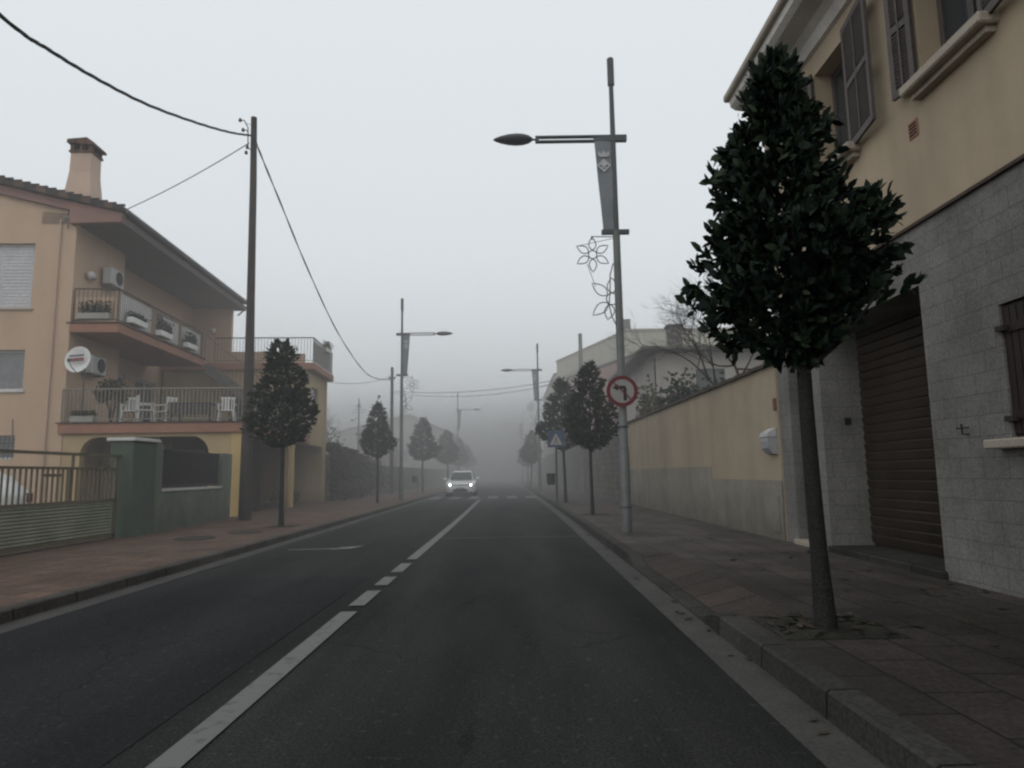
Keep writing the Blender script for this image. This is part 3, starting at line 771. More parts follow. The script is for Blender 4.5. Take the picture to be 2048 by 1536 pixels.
sl.prism([(-.172,.154),(-.154,.172),(.172,-.154),(.154,-.172)], lambda a, b: (a, -.028, b), lambda a, b: (a, -.0235, b))
sl.build('slash', MT['sign_red'], sg, local=True)
for zz in (-.13,.13):
    MB().box(-.05,.05,.0,.10,zz-.015,zz+.015).build('clamp', MT['steel_d'], sg, local=True)

# pedestrian crossing sign
cs = thing('crossing_sign', (1.63, 26.0, .15), 'square blue pedestrian crossing sign on a grey post by the right kerb', 'road sign')
MB().tube([(0,0,-.05),(0,0,2.82)], .038, 10).build('post', MT['steel_d'], cs, smooth=True, local=True)
MB().cbox(-.32,.32,-.062,-.045,2.12,2.76,.006).build('panel', MT['sign_blue'], cs, local=True)
m = MB(); m.prism([(-.24,2.22),(.24,2.22),(0,2.66)], lambda a,b: (a,-.068,b), lambda a,b: (a,-.063,b)); m.build('white_triangle', MT['sign_white'], cs, local=True)
m = MB()
for poly in ([(-.03,2.46),(.03,2.46),(.02,2.36),(-.02,2.36)], [(-.02,2.37),(.005,2.37),(-.06,2.25),(-.09,2.25)], [(0,2.37),(.025,2.37),(.09,2.25),(.06,2.25)],
             [(.022*cos(i*pi/4), 2.50+.022*sin(i*pi/4)) for i in range(8)]):
    m.prism(poly, lambda a,b: (a,-.072,b), lambda a,b: (a,-.069,b))
m.build('walking_figure', MT['sign_black'], cs, local=True)

def litter_bin(loc, label):
    b = thing('litter_bin', loc, label, 'litter bin', 'litter bins by the crossing')
    m = MB(); m.lathe([(.12,.72),(.15,.74),(.165,1.12),(.175,1.14),(.165,1.15),(.15,1.14),(.13,.80)], 16); m.build('basket', MT['bin'], b, smooth=True, local=True)
    MB().tube([(.20,0,-.03),(.20,0,1.16)], .025, 8).build('post', MT['bin'], b, smooth=True, local=True)
    for zz in (.85, 1.05): MB().box(.14,.20,-.02,.02,zz,zz+.03).build('bracket', MT['bin'], b, local=True)
    return b
litter_bin((1.42, 26.2, .15), 'dark round litter bin at the foot of the blue crossing sign')
litter_bin((-6.45, 45.2, .12), 'dark round litter bin on a post in the haze before the broad left evergreen')

# ------------------------------------------------------------------ utility poles and cables
def cable(name, A, B, sag, r, label, group='overhead cables', n=28, parent=None, bundle=1):
    A, B = Vector(A), Vector(B)
    mb = MB()
    for k in range(bundle):
        pts = []
        for i in range(n+1):
            t = i/n
            p = A.lerp(B, t); p.z -= 4*sag*t*(1-t)
            if bundle > 1:
                ph = i*2.2 + k*2*pi/bundle
                p += Vector((cos(ph), 0, sin(ph)))*r*1.1
            pts.append(p)
        mb.tube(pts, r, 6)
    return tag(mb.build(name, MT['wire'], smooth=True), label, 'cable', group)

tp = thing('telephone_pole', (-7.62, 19.7, .12), 'tall dark wooden telephone pole on the left pavement by the yellow pillar', 'utility pole')
MB().tube([(0,0,-.1),(-.01,0,3),(-.05,0,6.5),(-.10,0,10),(-.15,0,12.1)], [.18,.15,.115,.10,.088], 14).build('pole', MT['pole_wood'], tp, smooth=True, local=True)
m = MB()
m.tube([(-.13,0,11.0),(-.28,-.05,11.1),(-.30,-.05,11.75),(-.42,-.05,11.98),(-.52,-.05,12.0)], .018, 6)
m.tube([(-.29,-.05,11.6),(-.36,-.05,11.68),(-.42,-.05,11.68)], .016, 6)
m.tube([(-.13,0,11.85),(-.40,-.05,11.9)], .008, 4)
m.build('bracket', MT['steel_d'], tp, smooth=True, local=True)
for (dx, zz) in ((-.55,12.0),(-.45,11.68),(-.30,11.12),(-.33,10.95)):
    MB().lathe([(.02,-.05),(.05,-.04),(.05,.0),(.03,.01),(.045,.03),(.02,.06)], 10, Matrix.Translation((dx,-.05,zz))).build('insulator', MT['steel_d'], tp, smooth=True, local=True)
tp2 = thing('telephone_pole', (-7.95, 45.0, .1), 'hazy wooden telephone pole behind the left pavement lamp', 'utility pole')
MB().tube([(0,0,-.1),(0,0,4),(.0,0,8.35)], [.14,.12,.095], 10).build('pole', MT['pole_wood'], tp2, smooth=True, local=True)
MB().box(-.22,.22,-.05,.05,7.55,7.64).build('crossarm', MT['steel_d'], tp2, local=True)
for dx in (-.18,.18):
    MB().lathe([(.03,0),(.05,.02),(.03,.05),(.045,.07),(.015,.1)], 8, Matrix.Translation((dx,0,7.64))).build('insulator', MT['steel_d'], tp2, local=True)
up = thing('utility_pole', (4.02, 39.5, .1), 'grey concrete utility pole rising behind the right evergreens', 'utility pole')
MB().tube([(0,0,-.1),(0,0,5),(.02,0,9.3)], [.17,.14,.11], 12).build('pole', MT['concrete'], up, smooth=True, local=True)
MB().box(-.25,.05,-.05,.05,6.9,7.0).build('bracket', MT['steel_d'], up, local=True)

# heavy bundled cable coming from behind the viewer
mb = MB()
kp = [(-7.8,-14,13.0),(-7.8,-6,10.2),(-7.8,2,8.75),(-7.8,6,8.38),(-7.8,9.7,8.42),(-7.8,10.83,8.58),(-7.8,12.22,8.88),(-7.8,13.99,9.37),(-7.8,16.32,10.20),(-7.8,18.2,10.95),(-7.78,19.58,11.58)]
fine = []
for i in range(len(kp)-1):
    for j in range(6):
        t = j/6
        p0, p1, p2, p3 = (Vector(kp[max(0,i-1)]), Vector(kp[i]), Vector(kp[i+1]), Vector(kp[min(len(kp)-1,i+2)]))
        fine.append(0.5*((2*p1) + (p2-p0)*t + (2*p0-5*p1+4*p2-p3)*t*t + (3*p1-p0-3*p2+p3)*t*t*t))
fine.append(Vector(kp[-1]))
for k in range(3):
    mb.tube([p + Vector((cos(i*1.1+k*2.1), 0, sin(i*1.1+k*2.1)))*.018 for i, p in enumerate(fine)], .019, 6)
tag(mb.build('overhead_cable', MT['wire'], smooth=True), 'thick twisted black cable sweeping from the upper left corner to the wooden pole', 'cable', 'overhead cables')
mb = MB()
kp = [(-7.78,19.9,11.6),(-7.8,20.33,11.42),(-7.8,22.28,10.60),(-7.85,25.86,9.24),(-7.9,30.62,7.80),(-8.0,36.5,6.95),(-8.0,40.5,7.05),(-7.95,44.95,7.6)]
fine = []
for i in range(len(kp)-1):
    for j in range(6):
        t = j/6
        p0, p1, p2, p3 = (Vector(kp[max(0,i-1)]), Vector(kp[i]), Vector(kp[i+1]), Vector(kp[min(len(kp)-1,i+2)]))
        fine.append(0.5*((2*p1) + (p2-p0)*t + (2*p0-5*p1+4*p2-p3)*t*t + (3*p1-p0-3*p2+p3)*t*t*t))
fine.append(Vector(kp[-1]))
for k in range(2):
    mb.tube([p + Vector((cos(i*1.1+k*3.1), 0, sin(i*1.1+k*3.1)))*.014 for i, p in enumerate(fine)], .017, 6)
tag(mb.build('overhead_cable', MT['wire'], smooth=True), 'cable sagging from the tall wooden pole to the hazy pole behind the left lamp', 'cable', 'overhead cables')
cable('overhead_cable', (-7.85,19.6,11.35), (-13.6,22.6,10.35), .12, .014, 'thin cable from the wooden pole down to the roof of the peach house')
cable('overhead_cable', (-8.72,32.2,5.75), (-7.95,44.9,7.85), .25, .014, 'thin cable from the far corner of the peach house to the hazy pole')
cable('overhead_cable', (-7.95,45,6.85), (3.9,39.5,6.95), .45, .016, 'upper cable crossing the road above the oncoming car')
cable('overhead_cable', (-7.95,45,6.75), (3.9,39.5,6.80), .62, .014, 'lower cable crossing the road above the oncoming car')
cable('overhead_cable', (1.74,45.4,7.0), (3.9,39.5,7.3), .10, .010, 'short hazy cable between the second right lamp and the utility pole')

# ------------------------------------------------------------------ RIGHT HOUSE (wall plane x = 4.5)
rh = thing('corner_house', (4.5, 5, .0), 'cream rendered house with grey stone ground floor and brown garage door, right edge', 'house')
XW = 4.5
PX = lambda a, b, d: (XW+d, a, b)
low = MB()
low.wall(lambda a,b,d: (XW-.035+d, a, b), -6, 11.42, -.05, 3.93, [(7.30, 9.86, -.05, 3.28), (10.42, 10.98, .22, 3.2), (4.85, 6.14, 1.56, 2.77)], .72)
low.build('stone_wall', MT['cladding'], rh)
upw = MB()
upw.wall(PX, -6, 11.42, 3.93, 7.62, [(8.42, 9.38, 5.47, 7.02), (5.93, 6.95, 5.47, 7.02), (2.6, 3.6, 5.47, 7.02)], .35)
upw.add([(XW+.35,11.42,-.05),(12,11.42,-.05),(12,11.42,7.62),(XW+.35,11.42,7.62)], [(0,1,2,3)])
upw.add([(12,-6,-.05),(12,11.42,-.05),(12,11.42,7.62),(12,-6,7.62)], [(0,1,2,3)])
upw.add([(XW+.35,-6,-.05),(12,-6,-.05),(12,-6,7.62),(XW+.35,-6,7.62)], [(0,1,2,3)])
upw.build('upper_wall', MT['plaster_r'], rh)
MB().box(XW-.075, XW+.02, -6, 11.45, 3.93, 3.965).build('string_course', MT['coping'], rh)
cn = MB()
cn.prism([(XW+.02,7.34),(XW-.06,7.36),(XW-.12,7.50),(XW-.22,7.58),(XW-.48,7.62),(XW-.56,7.68),(XW-.58,7.80),(XW+.02,7.80)], lambda a,b: (a,-6,b), lambda a,b: (a,11.40,b))
cn.build('cornice', MT['cornice'], rh)
rf = MB()
rf.prism([(XW-.56,7.80),(XW-.56,7.90),(8.2,9.3),(12.6,7.9),(12.6,7.80)], lambda a,b: (a,-6.3,b), lambda a,b: (a,11.45,b))
rf.build('roof', MT['rooftile'], rh)
MB().cbox(XW-.66,XW-.545,-6.2,11.47,7.79,7.92,.025).build('eave_gutter', MT['sillstone'], rh)
# garage door
gd = MB()
n = 24
for i in range(n):
    z0, z1 = .26 + i*(3.05/n), .26 + (i+1)*(3.05/n)
    gd.add([(5.05,7.30,z0+.012),(5.05,9.86,z0+.012),(5.03,9.86,z1-.02),(5.03,7.30,z1-.02),(5.05,7.30,z1),(5.05,9.86,z1)], [(0,1,2,3),(3,2,5,4)])
gd.box(5.08,5.12,7.30,9.86,.15,3.3)
gdo = gd.build('garage_door', MT['door_wood'], rh)
h = MB(); h.ball((4.98,7.98,1.68), .035,.055,.07, 10, 7); h.box(4.985,5.04,7.95,8.01,1.62,1.74); h.build('handle', MT['rim'], gdo, smooth=True)
MB().cbox(4.42,5.08,7.26,9.90,.10,.235,.015).build('threshold', MT['kerb'], rh)
MB().box(4.95,5.0,10.42,10.98,.22,3.2).build('side_door', MT['shutter'], rh)
MB().cbox(4.40,4.95,10.38,11.02,.10,.225,.012).build('step', MT['sillstone'], rh)
# ground floor window with closed shutters
ws = MB()
for (a, b) in ((5.50,6.13),(4.86,5.49)):
    ws.box(4.50,4.54,a,b,1.57,2.76)
    nn = 7
    for i in range(nn):
        y0 = a + (b-a)*i/nn
        ws.box(4.485,4.502,y0+.006,y0+(b-a)/nn-.006,1.59,2.74)
    ws.box(4.470,4.486,a+.02,b-.02,1.72,1.80); ws.box(4.470,4.486,a+.02,b-.02,2.50,2.58)
wso = ws.build('window_shutter', MT['shutter_red'], rh)
for zz in (1.70, 2.52): MB().box(4.43,4.50,6.06,6.17,zz,zz+.05).build('hinge', MT['iron'], wso)
MB().cbox(4.30,4.62,4.75,6.30,1.46,1.545,.012).build('window_sill', MT['sillstone'], rh)
h = MB(); h.tube([(4.47,6.72,1.62),(4.40,6.72,1.62),(4.40,6.72,1.72)], .010, 6); h.tube([(4.40,6.62,1.68),(4.40,6.80,1.68)], .009, 6)
h.build('shutter_stay', MT['iron'], rh)
# upper windows
def louvre_leaf(parent, O, U, Nn, w, z0, z1, name='shutter'):
    """leaf in the plane O + U*s, thickness along Nn"""
    m = MB(); O, U, Nn = Vector(O), Vector(U).normalized(), Vector(Nn).normalized()
    def bx(s0, s1, a, b, t0, t1):
        vs = [O + U*s + Nn*t + Vector((0,0,zz)) for zz in (a,b) for (s,t) in ((s0,t0),(s1,t0),(s1,t1),(s0,t1))]
        m.add(vs, [(3,2,1,0),(4,5,6,7),(0,1,5,4),(1,2,6,5),(2,3,7,6),(3,0,4,7)])
    bx(0,.07,z0,z1,0,.04); bx(w-.07,w,z0,z1,0,.04); bx(.07,w-.07,z0,z0+.09,0.002,.038); bx(.07,w-.07,z1-.09,z1,0.002,.038)
    zm = (z0+z1)/2; bx(.07,w-.07,zm-.04,zm+.04,0.002,.038)
    k = 0
    z = z0 + .10
    while z < z1 - .12:
        if abs(z + .02 - zm) > .06:
            vs = []
            for (s, t, dz) in ((.07,.004,.0),(w-.07,.004,.0),(w-.07,.034,.036),(.07,.034,.036)):
                vs.append(O + U*s + Nn*t + Vector((0,0,z+dz)))
            vs += [v + Vector((0,0,.008)) for v in vs]
            m.add(vs, [(3,2,1,0),(4,5,6,7),(0,1,5,4),(1,2,6,5),(2,3,7,6),(3,0,4,7)])
        z += .045
    bx(w*.5-.012,w*.5+.012,z0+.08,z1-.08,.034,.044)
    return m.build(name, MT['shutter'], parent)
for (y0, y1) in ((8.42,9.38),(5.93,6.95),(2.6,3.6)):
    wf = MB()
    wf.box(XW+.24,XW+.29,y0,y0+.07,5.47,7.02); wf.box(XW+.24,XW+.29,y1-.07,y1,5.47,7.02)
    wf.box(XW+.24,XW+.29,y0+.07,y1-.07,5.47,5.55); wf.box(XW+.24,XW+.29,y0+.07,y1-.07,6.94,7.02)
    wf.box(XW+.235,XW+.288,(y0+y1)/2-.04,(y0+y1)/2+.04,5.55,6.94)
    w = wf.build('window', MT['shutter'], rh)
    MB().box(XW+.262,XW+.268,y0+.03,y1-.03,5.5,6.99).build('pane', MT['glass'], w)
    s_ = MB(); s_.cbox(XW-.20,XW+.23,y0-.16,y1+.12,5.33,5.445,.018); s_.box(XW-.10,XW-.002,y0-.10,y1+.06,5.27,5.328)
    s_.build('window_sill', MT['sillstone'], rh)
louvre_leaf(rh, (XW-.035,8.42,0), (-.14,-1,0), (-1,.14,0), .80, 5.40, 7.08)     # leaf folded back over the wall
louvre_leaf(rh, (XW-.03,9.38,0), (-.25,1,0), (-1,-.25,0), .50, 5.44, 7.04)
louvre_leaf(rh, (XW-.03,6.97,0), (-.16,1,0), (-1,-.16,0), .36, 5.44, 7.04)
louvre_leaf(rh, (XW-.035,5.93,0), (-.18,-1,0), (-1,.18,0), .74, 5.40, 7.08)
h = MB(); h.box(XW-.10,XW-.002,7.22,7.30,5.80,5.95); h.build('shutter_hinge', MT['iron'], rh)
v = MB(); v.box(XW-.012,XW+.02,7.09,7.26,4.93,5.12); vo = v.build('air_vent', MT['terracotta'], rh)
v = MB()
for i in range(4): v.box(XW-.018,XW-.012,7.11,7.24,4.955+i*.04,4.975+i*.04)
v.build('vent_slot', MT['dark'], vo)
v = MB(); v.box(4.78,4.87,9.845,9.872,1.93,2.03); v.build('door_bell', MT['sign_black'], rh)

# ------------------------------------------------------------------ boundary walls on the right
bw = thing('boundary_wall', (4.4, 19, .1), 'cream rendered street wall with grey lower patch, between stone house and stone wall', 'wall')
def wx(y): return 4.43 + (4.22-4.43)*(y-11.42)/(26.5-11.42)
m = MB()
m.prism([(wx(11.42),11.42),(wx(26.5),26.5),(wx(26.5)+.28,26.5),(wx(11.42)+.28,11.42)], lambda a,b: (a,b,-.05), lambda a,b: (a,b,3.06))
m.build('render', MT['plaster_wall'], bw)
m = MB()
def band(y0, y1, z0, z1, d): m.prism([(wx(y0)-d,y0),(wx(y1)-d,y1),(wx(y1)+.01,y1),(wx(y0)+.01,y0)], lambda a,b: (a,b,z0), lambda a,b: (a,b,z1))
band(11.42,15.25,-.05,1.13,.012); band(15.25,26.5,-.05,1.40,.012)
m.build('grey_patch', MT['plaster_grey'], bw)
m = MB()
for i in range(50):
    y0, y1 = 11.42+i*15.08/50, 11.42+(i+1)*15.08/50-.012
    m.prism([(wx(y0)-.07,y0),(wx(y1)-.07,y1),(wx(y1)+.35,y1),(wx(y0)+.35,y0)], lambda a,b: (a,b,3.06+.006*(i%3)), lambda a,b: (a,b,3.12+.006*(i%3)))
m.build('coping', MT['coping'], bw)
m = MB(); m.box(wx(11.75)-.03,wx(11.75),11.55,11.95,.28,.86); m.build('hatch', MT['plaster_grey'], bw)
mt = thing('meter_box', (wx(11.66), 11.66, 1.56), 'pale grey rounded meter box fixed on the cream wall next to the stone house', 'meter box')
m = MB()
pr_ = [(0,1.56),(-.09,1.58),(-.15,1.67),(-.165,1.78),(-.15,1.89),(-.08,1.97),(0,2.0)]
m.prism([(wx(11.66)+a, b) for a, b in pr_], lambda a,b: (a,11.50,b), lambda a,b: (a,11.84,b))
m.build('casing', MT['grey_plastic'], mt)
m = MB(); m.prism([(wx(11.66)-.172,1.86),(wx(11.66)-.162,1.92),(wx(11.66)-.02,2.005),(wx(11.66)-.02,1.86)], lambda a,b: (a,11.49,b), lambda a,b: (a,11.85,b)); m.build('lid', MT['ac'], mt)
m = MB(); m.cbox(wx(11.5)-.03,wx(11.5),11.44,11.54,2.30,2.50,.008)
tag(m.build('wall_plaque', MT['orange']), 'small orange plaque on the cream wall above the meter box', 'plaque')
# rough stone wall further along
sw = thing('stone_wall', (4.2, 40, .1), 'rough grey stone wall following the cream wall behind the right evergreens', 'wall')
m = MB()
ys = [26.5, 30, 34, 38, 42, 48, 55, 65, 78, 95, 120]
for a, b in zip(ys, ys[1:]):
    xa, xb = 4.30+cb(a), 4.30+cb(b)
    m.prism([(xa,a),(xb,b),(xb+.35,b),(xa+.35,a)], lambda p,q: (p,q,-.05), lambda p,q: (p,q,3.0 + .05*sin(a)))
m.build('masonry', MT['stone_dark'], sw)
m = MB()
for a, b in zip(ys, ys[1:]):
    xa, xb = 4.30+cb(a), 4.30+cb(b)
    m.prism([(xa-.06,a),(xb-.06,b),(xb+.41,b),(xa+.41,a)], lambda p,q: (p,q,3.06), lambda p,q: (p,q,3.13))
m.build('coping', MT['coping'], sw)

# ------------------------------------------------------------------ houses behind the right wall
gh = thing('flat_roof_house', (6, 30, 0), 'light grey house with dark roof slab overhanging, behind the cream wall and shrubs', 'house')
m = MB()
m.wall(lambda a,b,d: (a, 28+d, b), 5.95, 13, -.05, 6.2, [(7.6,8.8,4.3,5.5),(10.2,11.4,4.3,5.5)], .3)
m.add([(5.95,28,-.05),(5.95,37,-.05),(5.95,37,6.2),(5.95,28,6.2)], [(0,1,2,3)])
m.add([(5.95,37,-.05),(13,37,-.05),(13,37,6.2),(5.95,37,6.2)], [(0,1,2,3)]); m.add([(13,28,-.05),(13,37,-.05),(13,37,6.2),(13,28,6.2)], [(0,1,2,3)])
m.build('wall', MT['grey_house'], gh)
m = MB(); m.cbox(5.25,13.5,27.3,37.3,6.2,6.36,.02); m.build('roof', MT['dark_slab'], gh)
for a in (7.6,10.2): MB().box(a,a+1.2,28.15,28.2,4.3,5.5).build('window', MT['glass'], gh)
m = MB(); m.cbox(6.85,7.42,29.2,29.8,6.36,7.55,.03); m.box(6.78,7.49,29.13,29.87,7.55,7.65); m.build('chimney', MT['soffit'], gh)
ph = thing('pink_house', (6, 45, 0), 'pink rendered house with sloping top rising behind the light grey house', 'house')
def slanted(mb, P0, P1, depth, z0a, z1a, z0b, z1b):
    (x0,y0),(x1,y1) = P0, P1
    mb.add([(x0,y0,z0a),(x1,y1,z0b),(x1,y1,z1b),(x0,y0,z1a),(x0+depth,y0,z0a),(x1+depth,y1,z0b),(x1+depth,y1,z1b),(x0+depth,y0,z1a)],
           [(0,1,2,3),(7,6,5,4),(0,4,5,1),(3,2,6,7),(0,3,7,4),(1,5,6,2)])
m = MB(); slanted(m, (6.75,37.6), (4.75,56), 6, -.05, 7.65, -.05, 9.1); m.build('wall', MT['pink_house'], ph)
m = MB(); slanted(m, (6.65,37.4), (4.6,56.3), 6.3, 7.68, 7.80, 9.13, 9.25); m.build('roof', MT['dark_slab'], ph)
wl = thing('pale_house', (8, 50, 0), 'big pale greenish building with sloping parapet, tallest on the right, in fog', 'building')
m = MB(); slanted(m, (7.25,42), (4.25,64), 12, -.05, 10.05, -.05, 11.75); m.build('wall', MT['pale_house'], wl)
m = MB(); slanted(m, (7.2,41.9), (4.15,64.2), 12.2, 10.05, 10.17, 11.75, 11.87); m.build('parapet', MT['sillstone'], wl)
m = MB(); m.box(6.9,7.5,42.2,43,10.2,10.85); m.build('chimney', MT['dark_slab'], wl)
fh = thing('far_house', (5, 72, 0), 'faint pale house end in fog at the left of the greenish building', 'building')
m = MB(); slanted(m, (4.15,66), (3.8,84), 9, -.05, 10.8, -.05, 10.2); m.build('wall', MT['pale_house'], fh)
m = MB(); slanted(m, (4.05,65.9), (3.7,84.1), 9.2, 10.82, 10.95, 10.22, 10.35); m.build('roof', MT['dark_slab'], fh)

twig_tree('bare_tree', (5.2, 15.0, 2.5), 'bare leafless tree leaning over the cream wall behind the nearest evergreen', 21, 3.5, (-.28,.1,.92), .58, 6, r0=.045)
bush('shrub', (5.4, 21.5, .1), 'dark dense evergreen shrub showing above the cream wall', 31, .95, 1.0, 2.1, 3600, .20, MT['leaf_far'], group='shrubs behind the cream wall')
bush('shrub', (5.0, 24.6, .1), 'paler thin evergreen shrub right of the round turn sign above the wall', 32, .62, .9, 2.15, 2200, .18, MT['leaf_olive'], group='shrubs behind the cream wall')
bush('shrub', (5.5, 18.6, .1), 'low dark shrub just over the cream wall under the bare tree', 33, .7, 1.0, 1.80, 2200, .18, MT['leaf_far'], group='shrubs behind the cream wall')

# ------------------------------------------------------------------ LEFT: gate, green wall
gt = thing('sliding_gate', (-8.15, 12.5, .12), 'olive sliding gate with ribbed lower sheet and upright bars, left edge', 'gate')
GX = -8.15
m = MB()
nn = 11
for i in range(nn):
    z0 = .22 + i*.060; z1 = z0+.060
    m.add([(GX-.012,5.5,z0),(GX-.012,14.15,z0),(GX+.012,14.15,z0+.02),(GX+.012,5.5,z0+.02),(GX+.012,14.15,z1-.012),(GX+.012,5.5,z1-.012),(GX-.012,14.15,z1),(GX-.012,5.5,z1)],
          [(0,1,2,3),(3,2,4,5),(5,4,6,7)])
m.build('lower_sheet', MT['gate_panel'], gt)
m = MB()
m.box(GX-.03,GX+.03,5.5,14.2,.16,.22); m.box(GX-.03,GX+.03,5.5,14.2,.885,.925); m.box(GX-.025,GX+.025,5.5,14.2,1.50,1.545)
m.box(GX-.03,GX+.03,14.10,14.18,.12,1.80)
m.box(GX-.02,GX+.02,5.5,14.3,1.755,1.81)
for y in (6.3,9.5,12.75): m.box(GX-.04,GX-.012,y-.03,y+.03,.22,1.50); m.box(GX-.018,GX+.018,y-.02,y+.02,1.545,1.755)
m.build('frame', MT['gate'], gt)
m = MB()
y = 5.6
while y < 14.1:
    m.box(GX-.012,GX+.012,y-.014,y+.014,.925,1.50); y += .135
m.build('bars', MT['gate'], gt)
m = MB(); m.box(GX-.02,GX+.02,12.0,12.42,1.37,1.42); m.build('latch_plate', MT['gate'], gt)
m = MB(); m.box(GX-.05,GX+.05,5.5,14.2,.115,.135); tag(m.build('gate_rail', MT['iron']), kind='structure')
gw = thing('green_wall', (-8.2, 17.5, .12), 'green painted garden wall with pillar and dark fence panel beside the gate', 'wall')
m = MB(); m.cbox(-8.38,-7.90,14.30,15.25,-.05,2.10,.015); m.build('pillar', MT['green_d'], gw)
m = MB(); m.cbox(-8.44,-7.84,14.24,15.31,2.10,2.17,.012); m.build('pillar_cap', MT['white_trim'], gw)
GA, GB = (-7.97,15.25), (-8.56,20.9)
gd_ = Vector((GB[0]-GA[0], GB[1]-GA[1], 0)); gl = gd_.length; gd_.normalize(); gn = Vector((gd_.y, -gd_.x, 0))
def gp(s, n, z): return (GA[0]+gd_.x*s+gn.x*n, GA[1]+gd_.y*s+gn.y*n, z)
def gbox(mb, s0, s1, n0, n1, z0, z1):
    mb.add([gp(s0,n0,z0),gp(s1,n0,z0),gp(s1,n1,z0),gp(s0,n1,z0),gp(s0,n0,z1),gp(s1,n0,z1),gp(s1,n1,z1),gp(s0,n1,z1)],
           [(3,2,1,0),(4,5,6,7),(0,1,5,4),(1,2,6,5),(2,3,7,6),(3,0,4,7)])
m = MB(); gbox(m, 0, gl, -.18, .02, -.05, 1.02); gbox(m, 4.75, gl, -.19, .03, 1.02, 2.02); gbox(m, 0, .5, -.17, .015, 1.02, 2.10); m.build('wall', MT['green'], gw)
m = MB(); gbox(m, .5, 4.75, -.20, .05, 1.02, 1.075); m.build('coping', MT['white_trim'], gw)
m = MB()
gbox(m, .5, 4.75, -.10, -.06, 1.12, 1.16); gbox(m, .5, 4.75, -.10, -.06, 1.96, 2.0)
s_ = .55
while s_ < 4.72:
    gbox(m, s_-.012, s_+.012, -.095, -.07, 1.16, 1.96); s_ += .085
gbox(m, .5, 4.75, -.125, -.115, 1.10, 1.98)
m.build('fence_panel', MT['dark_mesh'], gw)

# ------------------------------------------------------------------ LEFT HOUSE in its own axes: u to the right, v along the street
HO = Vector((-8.45, 21.5, 0)); HR = radians(3.2)
lh = thing('balcony_house', HO, 'three storey peach house with balconies, terrace and overhanging tiled roof, left', 'house', rz=HR)
def H(mb, name, mat, parent=None, smooth=False): return mb.build(name, mat, parent or lh, smooth=smooth, local=True)
def hw(u, v, z):
    return (HO.x + cos(HR)*u - sin(HR)*v, HO.y + sin(HR)*u + cos(HR)*v, z)
RZ = lambda u: 9.92 + (-3.85-u)*.245 if u > -11 else 9.92 + 7.15*.245 - (-11-u)*.245
m = MB()
# gable wall facing the viewer, with window openings
holes = [(-8.75,-6.74,6.72,8.84), (-8.6,-6.80,4.10,5.38), (-8.6,-6.90,1.96,2.70), (-12.6,-11.2,4.1,5.4), (-12.6,-11.2,6.72,8.84)]
m.wall(lambda a,b,d: (a, d, b), -17, -5.5, -.05, 9.3, holes, .28)
top = [(-17,9.3),(-5.5,9.3),(-5.5,RZ(-5.5)-.22),(-11,RZ(-11)-.22),(-17,RZ(-17)-.22)]
m.prism(top, lambda a,b: (a,0,b), lambda a,b: (a,.28,b))
# street wall: blank end, then a recess with the openings
m.box(-5.78,-5.5,.28,3.1,-.05,9.6)
m.box(-6.3,-5.78,2.82,3.1,-.05,9.6)
m.wall(lambda a,b,d: (-6.3-d, a, b), 3.1, 11.6, -.05, 9.6, [(3.5,4.9,6.3,8.5),(5.6,6.8,6.3,8.5),(7.5,9.0,6.3,8.5),(3.6,5.2,3.1,5.3),(6.0,7.8,3.1,5.3)], .25)
m.wall(lambda a,b,d: (-17+d, a, b), .28, 11.6, -.05, 9.0, [], .25)
m.box(-17,-6.3,11.35,11.6,-.05,9.3)
m.box(-6.3,-4.45,11.2,11.45,3.0,9.47)          # stub wall closing the far end of the balcony
H(m, 'wall', MT['plaster_l'])
# windows of the gable
def win(u0,u1,z0,z1,kind):
    fr = MB()
    fr.box(u0,u0+.07,.14,.20,z0,z1); fr.box(u1-.07,u1,.14,.20,z0,z1); fr.box(u0+.07,u1-.07,.14,.20,z0,z0+.07); fr.box(u0+.07,u1-.07,.14,.20,z1-.07,z1)
    uc = (u0+u1)/2
    if kind != 'blind': fr.box(uc-.05,uc+.05,.13,.195,z0+.07,z1-.07)
    w = H(fr, 'window', MT['white_trim'])
    if kind == 'blind':
        b = MB(); k = 0; z = z0+.03
        while z < z1-.02:
            b.box(u0+.05,u1-.05,.165-.012*(k%2),.185,z,min(z+.055,z1)); z += .055; k += 1
        H(b, 'roller_blind', MT['blind'], w)
    else:
        b = MB(); b.box(u0+.06,u1-.06,.165,.172,z0+.06,z1-.06); H(b, 'pane', MT['curtain'], w)
        if kind == 'grille':
            gk = MB()
            x = u0+.08
            while x < u1: gk.tube([(x,.03,z0),(x,.03,z1)], .010, 5); x += .13
            for zz in (z0+.2, z0+.5): gk.box(u0,u1,.022,.038,zz-.012,zz+.012)
            H(gk, 'grille', MT['iron_brown'], w)
    if kind != 'grille':
        s_ = MB(); s_.cbox(u0-.08,u1+.08,-.06,.13,z0-.07,z0-.002,.01); H(s_, 'window_sill', MT['white_trim'] if kind == 'win' else MT['sillstone'], w)
win(-8.75,-6.74,6.72,8.84,'blind'); win(-8.6,-6.80,4.10,5.38,'win'); win(-8.6,-6.90,1.96,2.70,'grille'); win(-12.6,-11.2,4.1,5.4,'win'); win(-12.6,-11.2,6.72,8.84,'blind')
